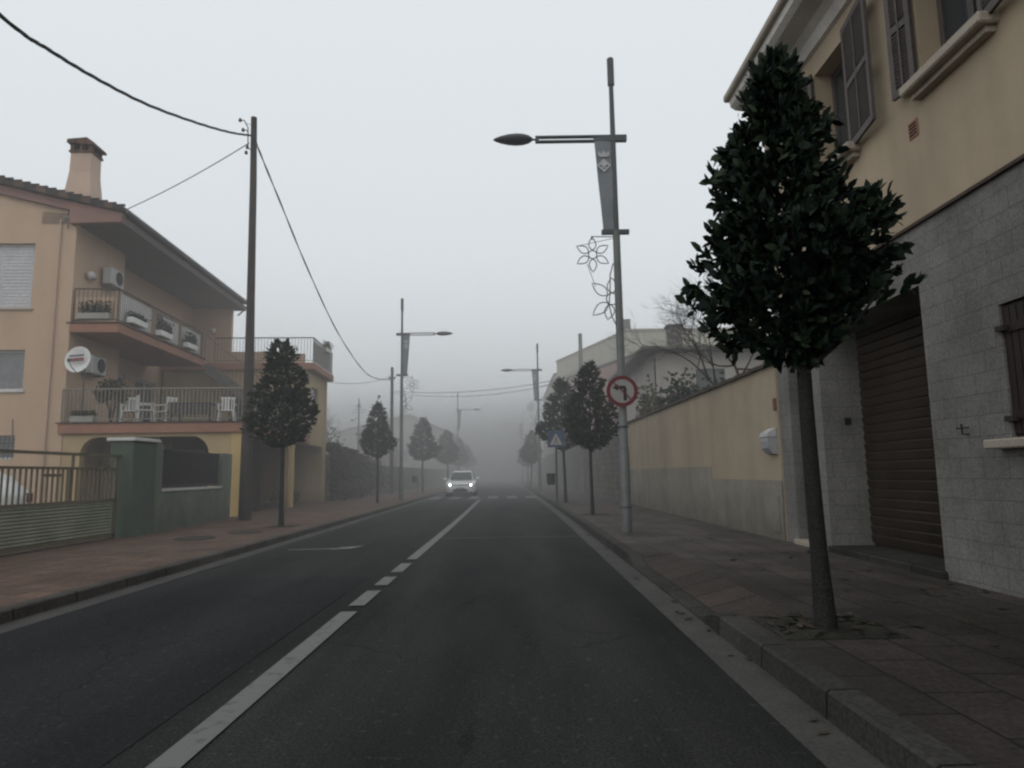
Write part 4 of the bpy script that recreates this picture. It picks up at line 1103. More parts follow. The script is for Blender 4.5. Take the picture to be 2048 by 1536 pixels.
# openings of the street facade
for (a,b,z0,z1,mm) in ((3.5,4.9,6.3,8.5,'blind'),(5.6,6.8,6.3,8.5,'curtain'),(7.5,9.0,6.3,8.5,'curtain'),(3.6,5.2,3.1,5.3,'curtain'),(6.0,7.8,3.1,5.3,'glass')):
    fr = MB()
    fr.box(-6.42,-6.36,a,a+.08,z0,z1); fr.box(-6.42,-6.36,b-.08,b,z0,z1); fr.box(-6.42,-6.36,a+.08,b-.08,z1-.08,z1); fr.box(-6.42,-6.35,(a+b)/2-.05,(a+b)/2+.05,z0,z1-.08)
    d = H(fr, 'balcony_door', MT['white_trim'])
    b_ = MB(); b_.box(-6.41,-6.40,a+.05,b-.05,z0,z1-.05); H(b_, 'pane', MT[mm], d)
# roof
m = MB()
m.prism([(-3.85,RZ(-3.85)),(-3.85,RZ(-3.85)-.14),(-11,RZ(-11)-.18),(-17.6,RZ(-17.6)-.18),(-17.6,RZ(-17.6)),(-11,RZ(-11))], lambda a,b: (a,-.35,b), lambda a,b: (a,12.0,b))
rfo = H(m, 'roof', MT['rooftile'])
m = MB()   # tile edge along the rake
k = 0; u = -17.4
while u < -3.95:
    m.lathe([(.045,0),(.052,.28)], 8, Matrix.Translation((u,-.30,RZ(u)+.01)) @ Matrix.Rotation(pi/2,4,'Y')); u += .27
H(m, 'ridge_tile', MT['rooftile'], rfo)
m = MB()   # fascia under the rake and boxed eave end
m.prism([(-17.2,RZ(-17.2)-.46),(-11,RZ(-11)-.46),(-5.5,RZ(-5.5)-.46),(-5.5,RZ(-5.5)-.181),(-11,RZ(-11)-.181),(-17.2,RZ(-17.2)-.181)], lambda a,b: (a,-.16,b), lambda a,b: (a,-.003,b))
m.prism([(-5.62,9.44),(-4.02,9.50),(-3.98,RZ(-3.98)-.15),(-5.62,RZ(-5.62)-.19)], lambda a,b: (a,-.22,b), lambda a,b: (a,-.01,b))
H(m, 'fascia', MT['rake'])
m = MB(); m.prism([(-6.6,9.47),(-4.02,9.50),(-4.02,9.72),(-6.6,9.9)], lambda a,b: (a,.0,b), lambda a,b: (a,11.9,b)); H(m, 'soffit', MT['soffit'])  # shade under the eave is put into this darker soffit colour
m = MB(); m.tube([(-3.84,-.3,RZ(-3.85)-.08),(-3.84,12.1,RZ(-3.85)-.11)], .075, 10); m.tube([(-3.9,11.9,9.75),(-4.2,11.9,9.45),(-4.3,11.6,9.2)], .04, 8); H(m, 'gutter_pipe', MT['steel'], smooth=True)
m = MB(); m.tube([(-5.97,-.06,9.6),(-5.97,-.06,.1)], .030, 8); H(m, 'downpipe', MT['chimney'], smooth=True)
m = MB(); m.tube([(-7.0,-.02,3.2),(-6.95,-.02,2.4),(-7.2,-.02,2.2)], .012, 5); H(m, 'wall_cable', MT['steel'])
m = MB(); m.tube([(-5.75,-.06,9.3),(-5.75,-.06,10.0)], .02, 6); m.box(-5.90,-5.65,-.08,-.05,9.65,9.70); H(m, 'wire_bracket', MT['steel'])
# chimney
m = MB()
cu, cv = -6.85, 2.6
m.add([(cu+sx*a, cv+sy*a*.9, z) for (a,z) in ((.50,10.3),(.46,11.4),(.37,12.3),(.36,13.05)) for (sx,sy) in ((-1,-1),(1,-1),(1,1),(-1,1))],
      [(i*4+k, i*4+(k+1)%4, (i+1)*4+(k+1)%4, (i+1)*4+k) for i in range(3) for k in range(4)] + [(12,13,14,15)])
ch = H(m, 'chimney', MT['chimney'])
m = MB()
for sx in (-1,1):
    for sy in (-1,1): m.box(cu+sx*.31-.07,cu+sx*.31+.07,cv+sy*.28-.07,cv+sy*.28+.07,13.05,13.36)
m.box(cu-.05,cu+.05,cv-.36,cv-.22,13.05,13.36)
m.box(cu-.41,cu+.41,cv-.38,cv+.38,13.03,13.10)
m.prism([(cu-.47,13.36),(cu+.49,13.28),(cu+.47,13.38),(cu+.22,13.56),(cu-.45,13.49)], lambda a,b: (a,cv-.44,b), lambda a,b: (a,cv+.44,b))
H(m, 'chimney_cap', MT['rooftile'], ch)
# upper balcony
m = MB(); m.cbox(-5.55,-4.0,0.0,6.95,5.93,6.23,.015); m.box(-6.3,-5.4,3.1,6.95,5.95,6.2); bal = H(m, 'balcony', MT['terracotta'])
m = MB(); m.box(-5.6,-3.96,-.04,6.98,6.232,6.262); H(m, 'balcony_edge', MT['coping'], bal)
def railing(mb, path, z0, z1, step=.13, r=.010):
    for a, b in zip(path, path[1:]):
        A, B = Vector((a[0],a[1],0)), Vector((b[0],b[1],0))
        L = (B-A).length; d = (B-A)/L
        za, zb = (a[2] if len(a) > 2 else 0), (b[2] if len(b) > 2 else 0)
        mb.tube([(A.x,A.y,z1+za),(B.x,B.y,z1+zb)], .026, 6); mb.tube([(A.x,A.y,z0+.09+za),(B.x,B.y,z0+.09+zb)], .016, 6)
        n_ = max(1, int(L/step))
        for i in range(n_+1):
            p = A + d*L*i/n_; zz = za+(zb-za)*i/n_
            mb.tube([(p.x,p.y,z0+zz+(.0 if i in (0,n_) else .09)),(p.x,p.y,z1+zz)], r*1.8 if i in (0,n_) else r, 5, cap=False)
m = MB(); railing(m, [(-5.45,.06),(-4.08,.06),(-4.08,6.88)], 6.262, 7.36); H(m, 'balcony_railing', MT['iron_brown'], bal)
m = MB(); m.box(-4.125,-4.115,.25,2.4,6.35,7.27); m.box(-4.125,-4.115,3.3,4.6,6.35,7.2); m.box(-4.125,-4.115,4.9,6.7,6.35,7.22); H(m, 'privacy_screen', MT['screen'], bal)
m = MB(); m.box(-5.42,-4.2,.10,.11,6.35,7.1); H(m, 'reed_screen', MT['plaster_l'], bal)
# stairs from the balcony down to the terrace
m = MB()
ns = 16
for i in range(ns):
    u0 = -4.0 + 3.9*i/ns; u1 = u0 + 3.9/ns; zt = 6.2 - (6.2-3.05)*(i+1)/ns
    m.box(u0,u1,7.0,8.0,zt-.16,zt)
m.prism([(-4.0,5.70),(-4.0,5.98),(-.1,2.98),(-.1,2.70)], lambda a,b: (a,7.02,b), lambda a,b: (a,7.98,b))
stc = H(m, 'staircase', MT['soffit'])
m = MB(); railing(m, [(-4.0,6.98,0),(-.2,6.98,-3.1)], 6.2, 7.3, .16); H(m, 'stair_railing', MT['rake'], stc)
# terrace
m = MB(); m.cbox(-5.6,.12,-.10,8.2,2.72,3.04,.015); ter = H(m, 'terrace', MT['terracotta'])
m = MB(); m.box(-5.66,.16,-.14,8.2,3.042,3.075); H(m, 'terrace_edge', MT['coping'], ter)
m = MB(); railing(m, [(-5.55,-.02),(.06,-.02),(.06,8.1)], 3.075, 4.12, .115, .013); H(m, 'terrace_railing', MT['rail_tan'], ter)
# arched front below the terrace
def arch(u0, u1, a0, a1, ztop, zc, rc):
    pts = [(u0,-.05),(u0,ztop),(u1,ztop),(u1,-.05),(a1,-.05),(a1,zc-rc)]
    for i in range(1,9):
        t = i/8*pi/2; pts.append((a1-rc+rc*cos(t), zc-rc+rc*sin(t)))
    for i in range(0,9):
        t = pi/2 + i/8*pi/2; pts.append((a0+rc+rc*cos(t), zc-rc+rc*sin(t)))
    pts.append((a0,-.05))
    return pts
m = MB(); m.prism(arch(-5.49,-.36,-4.95,-1.05,2.718,2.62,.55), lambda a,b: (a,.02,b), lambda a,b: (a,.30,b))
m.prism(arch(.36,5.7,.62,5.45,2.718,2.60,.5), lambda a,b: (-.02,a,b), lambda a,b: (-.30,a,b))
m.prism(arch(6.1,11.6,6.3,11.4,2.95,2.70,.4), lambda a,b: (-.02,a,b), lambda a,b: (-.30,a,b))
m.box(-5.5,-.3,11.4,11.65,-.05,2.95)
H(m, 'arcade', MT['plaster_y'])
for v_ in (.0, 5.72, 11.62):
    m = MB(); m.cbox(-.36,.02,v_-.02,v_+.36,-.05,2.718 if v_ < 8 else 5.94,.012); m.box(-.38,.04,v_-.04,v_+.38,-.05,.10); H(m, 'pillar', MT['yellow'] if v_ < 8 else MT['plaster_y'])
m = MB(); m.box(-4.4,-4.3,2.4,11.4,-.05,2.72); m.box(-5.4,-3.6,2.2,2.3,-.05,2.72); H(m, 'back_wall', MT['plaster_y'])
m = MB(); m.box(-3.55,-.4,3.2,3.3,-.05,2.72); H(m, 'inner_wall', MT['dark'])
m = MB(); m.box(-3.2,-2.0,2.1,2.2,.1,2.3); H(m, 'carport_door', MT['shutter'])
# wing with roof terrace
m = MB()
m.wall(lambda a,b,d: (a, 8.2+d, b), -6.2, -.02, 3.05, 5.95, [(-3.4,-2.3,3.1,5.2),(-1.5,-.6,3.9,5.2)], .25)
m.wall(lambda a,b,d: (-.02-d, a, b), 8.45, 11.62, 2.95, 5.95, [(8.9,10.2,3.6,5.3)], .25)
m.box(-6.2,-.3,11.6,11.9,2.95,5.95)
H(m, 'wing_wall', MT['plaster_y'])
m = MB(); m.box(-3.4,-2.3,8.35,8.40,3.1,5.2); m.box(-1.5,-.6,8.35,8.40,3.9,5.2); m.box(-.16,-.12,8.9,10.2,3.6,5.3); H(m, 'wing_window', MT['glass'])
m = MB(); m.cbox(-6.2,.30,7.98,12.1,5.95,6.25,.015); wing = H(m, 'wing_roof_slab', MT['terracotta'])
m = MB(); railing(m, [(-4.0,8.05),(.22,8.05),(.22,12.0)], 6.25, 7.36, .13); H(m, 'roof_railing', MT['iron_brown'], wing)
m = MB(); m.box(-4.0,-1.0,8.6,8.8,6.25,6.85); m.box(-.9,-.3,8.6,8.8,6.25,6.75); H(m, 'parapet', MT['plaster_l'], wing)
m = MB(); m.box(.16,.17,8.3,11.8,6.35,7.25); H(m, 'terrace_screen', MT['screen'], wing)

# things on the left house
def ac_unit(loc, label):
    r_ = thing('air_conditioner', loc, label, 'air conditioner', 'air conditioners on the peach house', rz=HR)
    m = MB(); m.cbox(-.15,.15,-.42,.42,0,.58,.02); H(m, 'casing', MT['ac'], r_)
    m = MB(); m.lathe([(.22,0),(.24,.01),(.22,.02),(.03,.015)], 18, Matrix.Translation((.152,.1,.29)) @ Matrix.Rotation(pi/2,4,'Y')); H(m, 'fan_grille', MT['dark'], r_)
    for yy in (-.34,.30): H(MB().box(-.2,.16,yy,yy+.04,-.06,0), 'bracket', MT['steel'], r_)
ac_unit(hw(-5.25, 1.9, 7.95), 'white air conditioner high under the eave above the upper balcony')
ac_unit(hw(-5.25, 1.1, 4.75), 'white air conditioner on the wall right behind the satellite dish')
for (p, lab) in ((hw(-5.35,.9,8.0), 'round white wall lamp beside the upper balcony air conditioner'), (hw(-5.2,11.1,8.3), 'round white wall lamp on the far end wall under the eave')):
    r_ = thing('wall_lamp', p, lab, 'wall lamp', 'globe lamps on the peach house')
    m = MB(); m.ball((0,-.16,0), .13,.13,.14); H(m, 'globe', MT['globe'], r_, smooth=True)
    m = MB(); m.tube([(0,.12,-.05),(0,-.05,-.12),(0,-.16,-.12)], .025, 8); H(m, 'arm', MT['iron_brown'], r_)
sd = thing('satellite_dish', hw(-5.05,-.20,5.02), 'round white satellite dish with dark and red lettering above the terrace rail', 'satellite dish')
tilt = Matrix.Rotation(radians(-4),4,'Z') @ Matrix.Rotation(radians(82),4,'X')
m = MB(); m.lathe([(.02,-.09),(.15,-.08),(.28,-.04),(.40,.03),(.42,.045),(.40,.045),(.28,-.02),(.15,-.06),(.02,-.07)], 32, tilt); H(m, 'dish', MT['white_plastic'], sd, smooth=True)
# half readable print: a dark word over a red one, slanting slightly down to the right
rnd = random.Random(5)
m = MB(); x = -.24
for i in range(10):
    w = rnd.uniform(.032,.044); hgt = .07 if i in (0,2,5) else .052
    c = Matrix.Rotation(radians(-5),4,'Y')
    for (a,b,z0,z1) in ((0,.011,0,hgt),(w-.011,w,0,.05),(0,w,.0,.018),(0,w,.036,.056)) if i % 2 else ((w*.2,w*.75,0,hgt),(0,w,hgt-.02,hgt)):
        vs = [c @ Vector((x+p,q,.09+zz)) for zz in (z0,z1) for (p,q) in ((a,-.082),(b,-.082),(b,-.07),(a,-.07))]
        m.add(vs, [(3,2,1,0),(4,5,6,7),(0,1,5,4),(1,2,6,5),(2,3,7,6),(3,0,4,7)])
    x += w + .007
H(m, 'dark_lettering', MT['print_dark'], sd)
m = MB(); x = -.25
for i in range(7):
    w = rnd.uniform(.05,.064)
    for (a,b,z0,z1) in ((0,.020,0,.10),(w-.020,w,0,.10),(0,w,.0,.02),(0,w,.04,.06),(0,w,.08,.10))[:5 if i % 2 else 4]:
        vs = [c @ Vector((x+p,q,-.05+zz)) for zz in (z0,z1) for (p,q) in ((a,-.086),(b,-.086),(b,-.06),(a,-.06))]
        m.add(vs, [(3,2,1,0),(4,5,6,7),(0,1,5,4),(1,2,6,5),(2,3,7,6),(3,0,4,7)])
    x += w + .010
H(m, 'red_lettering', MT['print_red'], sd)
m = MB(); m.tube([(0.02,-.10,-.42),(0.02,-.34,-.28),(0,-.46,-.12)], .014, 6); m.box(-.03,.03,-.50,-.42,-.14,-.04); H(m, 'feed_arm', MT['steel_d'], sd)
m = MB(); m.tube([(.12,.14,-1.9),(.12,.14,.0),(0,.07,.0)], .024, 8); H(m, 'mast', MT['steel_d'], sd)

def planter(u, v, z, ln, along, label, seed, mat='leaf_far', h=.28):
    r_ = thing('planter', hw(u,v,z), label, 'planter', 'planters on the balconies', rz=HR + (pi/2 if along else 0))
    m = MB(); m.cbox(-ln/2,ln/2,-.11,.11,0,.2,.015); H(m, 'box', MT['screen'] if along else MT['planter'], r_)
    rnd = random.Random(seed); m = MB()
    for k_ in range(9):
        xx = -ln/2+.06+(ln-.12)*k_/8; m.tube([(xx,0,.15),(xx+rnd.gauss(0,.03),rnd.gauss(0,.04),.2+h*rnd.uniform(.6,1.1))], [.012,.006], 5)
    m.box(-ln/2+.03,ln/2-.03,-.09,.09,.17,.205)
    for i in range(420):
        c = Vector((rnd.uniform(-ln/2,ln/2), rnd.gauss(0,.08), .2 + min(h*1.15, abs(rnd.gauss(0,h*.6))))); d = Vector((rnd.gauss(0,1),rnd.gauss(0,1),rnd.gauss(.4,1))).normalized(); s = d.cross(Vector((rnd.gauss(0,1),rnd.gauss(0,1),1))).normalized()
        m.add([c-d*.05,c+s*.022,c+d*.05,c-s*.022], [(0,1,2,3)])
    H(m, 'plant', MT[mat], r_)
planter(-4.75,-.02,6.34,.95,False,'white box of dark plants at the near end of the upper balcony',1,h=.34)
planter(-3.92,1.0,6.36,1.0,True,'low white plant box along the upper balcony railing, nearest of the three',2,h=.16)
planter(-3.92,3.0,6.36,.9,True,'plant box with brownish plants in the middle of the upper balcony railing',3,'leaf_ivy',.34)
planter(-3.92,5.3,6.36,.9,True,'plant box with trailing plants at the stair end of the upper balcony',4,'leaf_far',.36)
planter(-4.9,-.0,3.08,.7,False,'small plant box on the terrace edge under the satellite dish',5,'leaf_olive',.14)
planter(.2,11.0,7.2,.9,True,'grey plant on the far corner of the roof terrace railing',6,'leaf_olive',.30)
bush('potted_plant', hw(-4.45,.75,3.06), 'bushy olive potted plant behind the terrace railing below the dish', 41, .50,.45,.45, 700, .15, MT['leaf_olive'], 'plant', bottom=.55)

def chair(loc, rz, label):
    r_ = thing('plastic_chair', loc, label, 'chair', 'white plastic chairs on the terrace', rz=rz)
    m = MB(); m.cbox(-.24,.24,-.24,.24,.40,.44,.012); H(m, 'seat', MT['white_plastic'], r_)
    m = MB()
    for i in range(5): m.box(-.20+i*.09,-.15+i*.09,.22,.245,.44,.84)
    m.box(-.23,.23,.215,.25,.84,.90); H(m, 'backrest', MT['white_plastic'], r_)
    for sx in (-1,1):
        m = MB(); m.box(sx*.24-.03,sx*.24+.03,-.24,.25,.62,.65); m.box(sx*.24-.02,sx*.24+.02,-.24,-.20,.44,.62); H(m, 'armrest', MT['white_plastic'], r_)
        for sy in (-1,1):
            m = MB(); m.tube([(sx*.21,sy*.21,.41),(sx*.25,sy*.26,0)], [.028,.018], 6); H(m, 'leg', MT['white_plastic'], r_)
for (u,v,rz,lab) in ((-3.85,.75,.3,'white plastic chair on the terrace right of the bushy potted plant'), (-3.30,.55,2.2,'white plastic chair in the middle of the left terrace group'),
                     (-2.90,1.1,-1.9,'white plastic chair at the right end of the left terrace group'), (-.85,.9,.2,'white plastic chair alone near the terrace corner by the pole')):
    chair(hw(u,v,3.06), rz+HR, lab)
tb = thing('terrace_table', hw(-2.0,1.2,3.06), 'dark low table under a cover on the terrace between the chairs', 'table', rz=HR)
m = MB(); m.cbox(-.7,.7,-.4,.4,.66,.72,.015); m.box(-.68,.68,-.39,-.37,.30,.66); H(m, 'table_top', MT['dark_mesh'], tb)
for sx in (-1,1):
    for sy in (-1,1):
        m = MB(); m.box(sx*.62-.03,sx*.62+.03,sy*.34-.03,sy*.34+.03,0,.66); H(m, 'leg', MT['dark_mesh'], tb)
bush('shrub', hw(-1.9,4.6,.10), 'dark potted shrub in the shade of the carport behind the pole', 51, .5,.5,.42, 500, .12, MT['leaf_far'], group='shrubs in the carport')
bush('shrub', hw(-.9,8.2,.10), 'olive shrub on the floor of the far carport bay', 52, .7,.6,.36, 500, .10, MT['leaf_olive'], group='shrubs in the carport')

# ------------------------------------------------------------------ LEFT further along: ivy wall, wall, far house
iw = thing('garden_wall', (-9, 40, .1), 'low stone garden wall beyond the peach house along the left pavement', 'wall')
m = MB()
ys = [33.6, 37, 41, 46, 52, 60, 70, 85, 110]
for a, b in zip(ys, ys[1:]):
    xa, xb = -8.95 + (a-33.6)*.012, -8.95 + (b-33.6)*.012
    za = 2.35 if a < 45 else 1.95
    m.prism([(xa,a),(xb,b),(xb-.3,b),(xa-.3,a)], lambda p,q: (p,q,-.05), lambda p,q: (p,q,za))
m.build('masonry', MT['stone_dark'], iw)
iv = thing('ivy', (-8.9, 38, .12), 'dark tangled ivy covering the garden wall next to the peach house', 'ivy')
rnd = random.Random(77); m = MB()
for i in range(6500):
    y = 33.4 + abs(rnd.gauss(0, 5.0)); zt = 2.95 - (y-33.4)*.055 + .18*noise.noise(Vector((y*.9, 0, 3)))
    z = rnd.uniform(.5, zt); top = z > zt-.35
    c = Vector((-8.72 + rnd.gauss(0,.09) - (rnd.uniform(0,.6) if top else 0), y, z))
    d = Vector((rnd.gauss(.4,1),rnd.gauss(0,1),rnd.gauss(0,1))).normalized(); s = d.cross(Vector((rnd.gauss(0,1),rnd.gauss(0,1),rnd.gauss(0,1)))).normalized(); l = rnd.uniform(.14,.26)
    m.add([c-d*l*.5,c+s*l*.4,c+d*l*.5,c-s*l*.4], [(0,1,2,3)])
m.build('foliage', MT['leaf_ivy'], iv)
m = MB()
for i in range(9):
    y = 33.8+i*1.1
    m.tube([(-8.80,y,-.15+.12),(-8.82,y+.2*sin(i),1.0),(-8.85,y+.3*cos(i),2.0)], [.03,.02,.01], 5)
m.build('stem', MT['bark'], iv)
for (x,y,n_,lab,sd_) in ((-8.45,34.8,900,'reddish winter shrub at the foot of the ivy next to the yellow pillar',61), (-8.35,38.2,700,'reddish winter shrub at the foot of the ivy farther from the pillar',62)):
    bush('shrub', (x,y,.1), lab, sd_, .38,1.7,.48, n_, .13, MT['leaf_red'], group='reddish shrubs below the ivy')
fl = thing('gabled_house', (-16, 92, 0), 'faint pale house with low gable roof in fog behind the left trees', 'house')
m = MB()
m.prism([(-23,-.05),(-23,6.9),(-13.6,9.1),(-8.2,6.6),(-8.2,-.05)], lambda a,b: (a,90,b), lambda a,b: (a,104,b)); m.build('wall', MT['pale_house'], fl)
m = MB(); m.prism([(-23.5,6.83),(-13.6,9.12),(-7.5,6.32),(-7.5,6.55),(-13.6,9.35),(-23.5,7.05)], lambda a,b: (a,89.5,b), lambda a,b: (a,104.5,b)); m.build('roof', MT['rooftile'], fl)
m = MB()
for a in (-19,-15): MB().box(a,a+1.2,89.93,89.98,3.2,4.6).build('window', MT['glass'], fl)
MB().box(-12.5,-11.2,89.93,89.98,.2,2.3).build('door', MT['shutter'], fl)
sh = thing('garden_shed', (-11.5, 56, 0), 'small hazy outbuilding behind the left telephone pole', 'building')
m = MB(); m.prism([(-12.6,-.05),(-12.6,4.6),(-10.0,4.3),(-10.0,-.05)], lambda a,b: (a,56,b), lambda a,b: (a,60,b)); m.build('wall', MT['grey_house'], sh)
m = MB(); m.prism([(-12.8,4.63),(-12.8,4.78),(-9.8,4.45),(-9.8,4.30)], lambda a,b: (a,55.8,b), lambda a,b: (a,60.2,b)); m.build('roof', MT['dark_slab'], sh)
an = thing('antenna_mast', (-12.6, 56, 0), 'faint thin antenna mast in fog left of the sprig topped evergreen', 'antenna')
m = MB(); m.tube([(0,0,-.05),(0,0,5),(0,0,7.7)], [.09,.08,.04], 8); m.build('mast', MT['steel'], an, local=True)
m = MB()
for (zz, w) in ((7.0,.35),(6.75,.5),(6.5,.6)): m.tube([(-w,0,zz),(w,0,zz-.05)], .025, 5)
m.tube([(-.55,0,5.85),(0,0,6.1)], .02, 5); m.ball((-.55,0,5.85),.12,.12,.10,8,6); m.box(-.12,.12,-.05,.05,6.9,7.15); m.build('antenna', MT['steel'], an, local=True)
twig_tree('bare_tree', (-15.4, 52, 0), 'dense grey leafless tree in fog just beyond the peach house', 44, 7.5, (0.02,0,1), .55, 6, r0=.12)
bush('shrub', (-14.6, 53.5, 0), 'grey hazy shrub mass under the foggy leafless tree', 45, 1.6,1.2,2.6, 900, .3, MT['leaf_ivy'])

# ------------------------------------------------------------------ cars
def make_car(loc, rz, label, lights):
    c = thing('parked_car' if not lights else 'oncoming_car', loc, label, 'car', rz=rz)
    # local: +y is the front
    def loft(secs, n_):
        m = MB(); vs = [p for s in secs for p in s]; k = len(secs[0])
        fs = [(i*k+j, i*k+(j+1)%k, (i+1)*k+(j+1)%k, (i+1)*k+j) for i in range(len(secs)-1) for j in range(k)]
        fs += [tuple(range(k)), tuple(range((len(secs)-1)*k+k-1, (len(secs)-1)*k-1, -1))]
        m.add(vs, fs); return m
    def sec(y, hw_, z0, z1, top=.86, r=.10):
        a = []
        for (fx, z) in ((.90,z0),(1.0,z0+.12),(1.0,z0+(z1-z0)*.62),(.965,z1-.05),(top,z1)):
            a.append((hw_*fx, y, z))
        return a + [(-x, y_, z) for (x, y_, z) in reversed(a)]
    S = [sec(-2.10,.66,.42,.88,.8), sec(-2.02,.80,.30,.98), sec(-1.6,.91,.24,1.00), sec(-.8,.93,.22,.98), sec(0,.93,.22,.96), sec(.75,.93,.22,.95,.88),
         sec(1.20,.92,.22,.92,.84), sec(1.65,.90,.22,.84,.78), sec(1.93,.85,.24,.74,.74), sec(2.06,.76,.27,.64,.80), sec(2.10,.62,.32,.56,.8)]
    b = H(loft(S, 10), 'body', MT['car_paint'], c, smooth=True)
    def csec(y, wb, wt, zb, zt):
        a = [(wb,y,zb),(wb*.5+wt*.5+.02,y,(zb+zt)/2),(wt,y,zt-.06),(wt*.86,y,zt)]
        return a + [(-x,y_,z) for (x,y_,z) in reversed(a)]
    Cc = [csec(-2.0,.78,.72,.94,.985), csec(-1.72,.81,.62,.94,1.33), csec(-1.3,.84,.58,.93,1.48), csec(-.3,.85,.60,.93,1.53), csec(.15,.85,.595,.93,1.505), csec(.42,.84,.61,.93,1.40), csec(1.02,.76,.70,.91,.96)]
    cab = H(loft(Cc, 8), 'cabin', MT['car_paint'], c, smooth=True)
    # glazing laid a few mm proud of the cabin
    m = MB(); m.add([(-.685,1.045,.985),(.685,1.045,.985),(.57,.47,1.405),(-.57,.47,1.405)], [(0,1,2,3)]); m.add([(-.57,.47,1.405),(.57,.47,1.405),(.53,.33,1.455),(-.53,.33,1.455)], [(0,1,2,3)])
    H(m, 'windshield', MT['glass'], c)
    for sx in (-1,1):
        m = MB(); m.add([(sx*.842,-1.5,.99),(sx*.842,.62,.99),(sx*.69,.30,1.36),(sx*.67,-1.25,1.38)], [(0,1,2,3)]); H(m, 'side_window', MT['glass'], c)
        m = MB(); m.box(sx*.795-.02,sx*.795+.02,-.42,-.36,.97,1.38); H(m, 'window_post', MT['car_paint'], c)
        m = MB(); m.ball((sx*1.0,.62,1.03),.12,.08,.085,10,8); m.box(min(sx*.78,sx*.95),max(sx*.78,sx*.95),.59,.65,.99,1.03); H(m, 'wing_mirror', MT['car_paint'], c, smooth=True)
        m = MB(); m.box(sx*.895-.02,sx*.895+.02,-.35,-.18,.78,.81); H(m, 'door_handle', MT['car_black'], c)
        hd = MB(); M = Matrix.Translation((sx*.60,1.975,.675)) @ Matrix.Rotation(radians(-72),4,'X') @ Matrix.Rotation(sx*radians(16),4,'Y')
        hd.lathe([(.14,-.05),(.15,.0),(.145,.03),(.10,.055),(.02,.065)], 16, M @ Matrix.Diagonal((1.15,.8,1,1))); hl = H(hd, 'headlight', MT['lens'], c, smooth=True)
        hb = MB(); hb.lathe([(.056,.03),(.056,.072),(.03,.082),(.005,.084)], 14, M); H(hb, 'bulb', MT['headlamp'] if lights else MT['lens'], hl, smooth=True)
        m = MB(); m.box(sx*.62-.12,sx*.62+.12,2.02,2.07,.36,.46); H(m, 'fog_light_recess', MT['car_black'], c)
        m = MB(); m.box(sx*.66-.10,sx*.66+.10,-2.12,-2.04,.70,.92); H(m, 'tail_light', MT['sign_red'], c)
        for (yy) in (1.32,-1.30):
            w = MB(); w.lathe([(.22,-.10),(.30,-.10),(.325,-.07),(.325,.07),(.30,.10),(.22,.10)], 22, Matrix.Translation((sx*.80,yy,.325)) @ Matrix.Rotation(pi/2,4,'Y'))
            wo = H(w, 'wheel', MT['tyre'], c, smooth=True)
            w = MB(); M2 = Matrix.Translation((sx*.80,yy,.325)) @ Matrix.Rotation(sx*pi/2,4,'Y'); w.lathe([(.215,.02),(.215,.085),(.19,.075),(.06,.10),(.01,.102)], 20, M2)
            H(w, 'rim', MT['rim'], wo, smooth=True)
            ac = MB(); ac.lathe([(.37,-.12),(.37,.115),(.01,.115)], 22, Matrix.Translation((sx*.79,yy,.34)) @ Matrix.Rotation(sx*pi/2,4,'Y') @ Matrix.Diagonal((1,1,.82,1))); H(ac, 'wheel_arch', MT['car_black'], c)
    m = MB(); m.box(-.44,.44,1.995,2.052,.62,.70); m.ball((0,2.05,.665),.07,.02,.055,10,7); H(m, 'grille', MT['car_black'], c)
    m = MB(); m.box(-.42,.42,2.06,2.118,.30,.45); H(m, 'air_intake', MT['car_black'], c)
    m = MB(); m.box(-.26,.26,2.10,2.135,.44,.55); H(m, 'number_plate', MT['plate'], c)
    m = MB(); m.box(-.72,.72,1.90,2.07,.20,.25); H(m, 'splitter', MT['car_black'], c)
    m = MB(); m.add([(-.60,-1.87,1.03),(.60,-1.87,1.03),(.52,-1.735,1.29),(-.52,-1.735,1.29)],[(0,1,2,3)]); H(m, 'rear_window', MT['glass'], c)
    return c
make_car((-3.18, 42.9, 0.005), pi + .02, 'white oncoming car with both headlights lit on the zebra crossing', True)
make_car((-13.5, 15.6, .10), pi/2 + .05, 'white parked car, its rounded rear seen through the bars of the olive gate', False)

# ------------------------------------------------------------------ fog: one low bank lying over the street ahead, thin enough to see the sky through overhead
def fog_bank(y0, z1, sig, alb):
    fm = bpy.data.materials.new('fog air'); fm.use_nodes = True
    nt = fm.node_tree
    for n_ in list(nt.nodes): nt.nodes.remove(n_)
    mo = nt.nodes.new('ShaderNodeOutputMaterial'); vs_ = nt.nodes.new('ShaderNodeVolumeScatter'); va = nt.nodes.new('ShaderNodeVolumeAbsorption'); ad = nt.nodes.new('ShaderNodeAddShader')
    vs_.inputs['Color'].default_value = (1,1,1,1); vs_.inputs['Density'].default_value = sig*alb; vs_.inputs['Anisotropy'].default_value = 0.0
    va.inputs['Color'].default_value = (0,0,0,1); va.inputs['Density'].default_value = sig*(1-alb)
    nt.links.new(vs_.outputs[0], ad.inputs[0]); nt.links.new(va.outputs[0], ad.inputs[1]); nt.links.new(ad.outputs[0], mo.inputs['Volume'])
    tag(MB().box(-480-y0,480+y0,y0,620+y0,-2.0-y0*.01,z1).build('fog', fm), kind='stuff')
fog_bank(7.6, 10.4, 0.0105, 0.67)
fog_bank(26.0, 9.8, 0.0080, 0.72)
fog_bank(60.0, 9.2, 0.0150, 0.72)

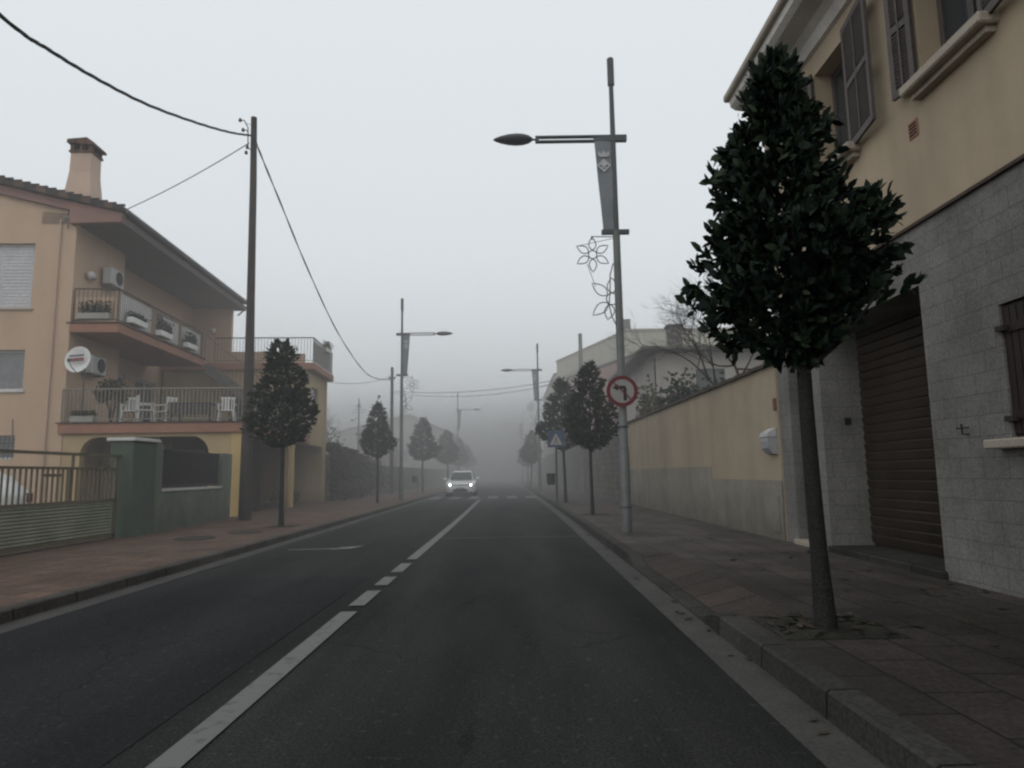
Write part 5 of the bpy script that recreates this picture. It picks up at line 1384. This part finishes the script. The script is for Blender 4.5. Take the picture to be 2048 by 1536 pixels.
# ------------------------------------------------------------------ sky and light: overcast, no shadows
w = bpy.data.worlds.new('World'); scn.world = w; w.use_nodes = True
nt = w.node_tree; bg = nt.nodes['Background']
sky = nt.nodes.new('ShaderNodeTexSky'); sky.sky_type = 'NISHITA'; sky.sun_disc = False
SE, SA = radians(38), radians(200)
sky.sun_elevation = SE; sky.sun_rotation = SA; sky.air_density = 1.0; sky.dust_density = 4.0
hs = nt.nodes.new('ShaderNodeHueSaturation'); hs.inputs['Saturation'].default_value = 0.25
nt.links.new(sky.outputs[0], hs.inputs['Color'])
mx = nt.nodes.new('ShaderNodeMix'); mx.data_type = 'RGBA'; mx.inputs[0].default_value = 0.86
mx.inputs[7].default_value = (8.65, 9.15, 9.5, 1)       # high even cloud
nt.links.new(hs.outputs[0], mx.inputs[6]); nt.links.new(mx.outputs[2], bg.inputs['Color'])
bg.inputs['Strength'].default_value = 0.10
sl_ = bpy.data.lights.new('overcast_sun', 'SUN'); sl_.energy = 0.5; sl_.angle = radians(120); sl_.color = (1.0, 0.97, 0.93)
so = bpy.data.objects.new('overcast_sun', sl_); COL.objects.link(so)
dv = Vector((sin(SA)*cos(SE), cos(SA)*cos(SE), sin(SE)))
so.rotation_euler = dv.to_track_quat('Z', 'Y').to_euler()

# ------------------------------------------------------------------ camera: dashboard height, tipped slightly up and rolled
PITCH, ROLL, YAW, F = .1305, -.0148, 0.0, 1370.0
fw = Vector((sin(YAW)*cos(PITCH), cos(YAW)*cos(PITCH), sin(PITCH)))
r0 = Vector((cos(YAW), -sin(YAW), 0)); u0 = r0.cross(fw)
rr = r0*cos(ROLL) + u0*sin(ROLL); uu = -r0*sin(ROLL) + u0*cos(ROLL)
cam = bpy.data.cameras.new('camera'); co = bpy.data.objects.new('camera', cam); COL.objects.link(co)
M = Matrix(((rr.x, uu.x, -fw.x, 0), (rr.y, uu.y, -fw.y, 0), (rr.z, uu.z, -fw.z, 1.3), (0,0,0,1)))
co.matrix_world = M
cam.sensor_width = 36; cam.lens = F/2048*36; cam.clip_start = 0.05; cam.clip_end = 3000
scn.camera = co

scn.view_settings.view_transform = 'Standard'; scn.view_settings.look = 'None'; scn.view_settings.exposure = 0; scn.view_settings.gamma = 1
cy = scn.cycles
cy.max_bounces = 5; cy.diffuse_bounces = 3; cy.glossy_bounces = 2; cy.transmission_bounces = 2; cy.volume_bounces = 1; cy.transparent_max_bounces = 8
cy.use_denoising = True
cy.use_adaptive_sampling = False
try: cy.denoiser = 'OPENIMAGEDENOISE'
except Exception: pass
cy.sample_clamp_indirect = 4
cy.filter_width = 2.3
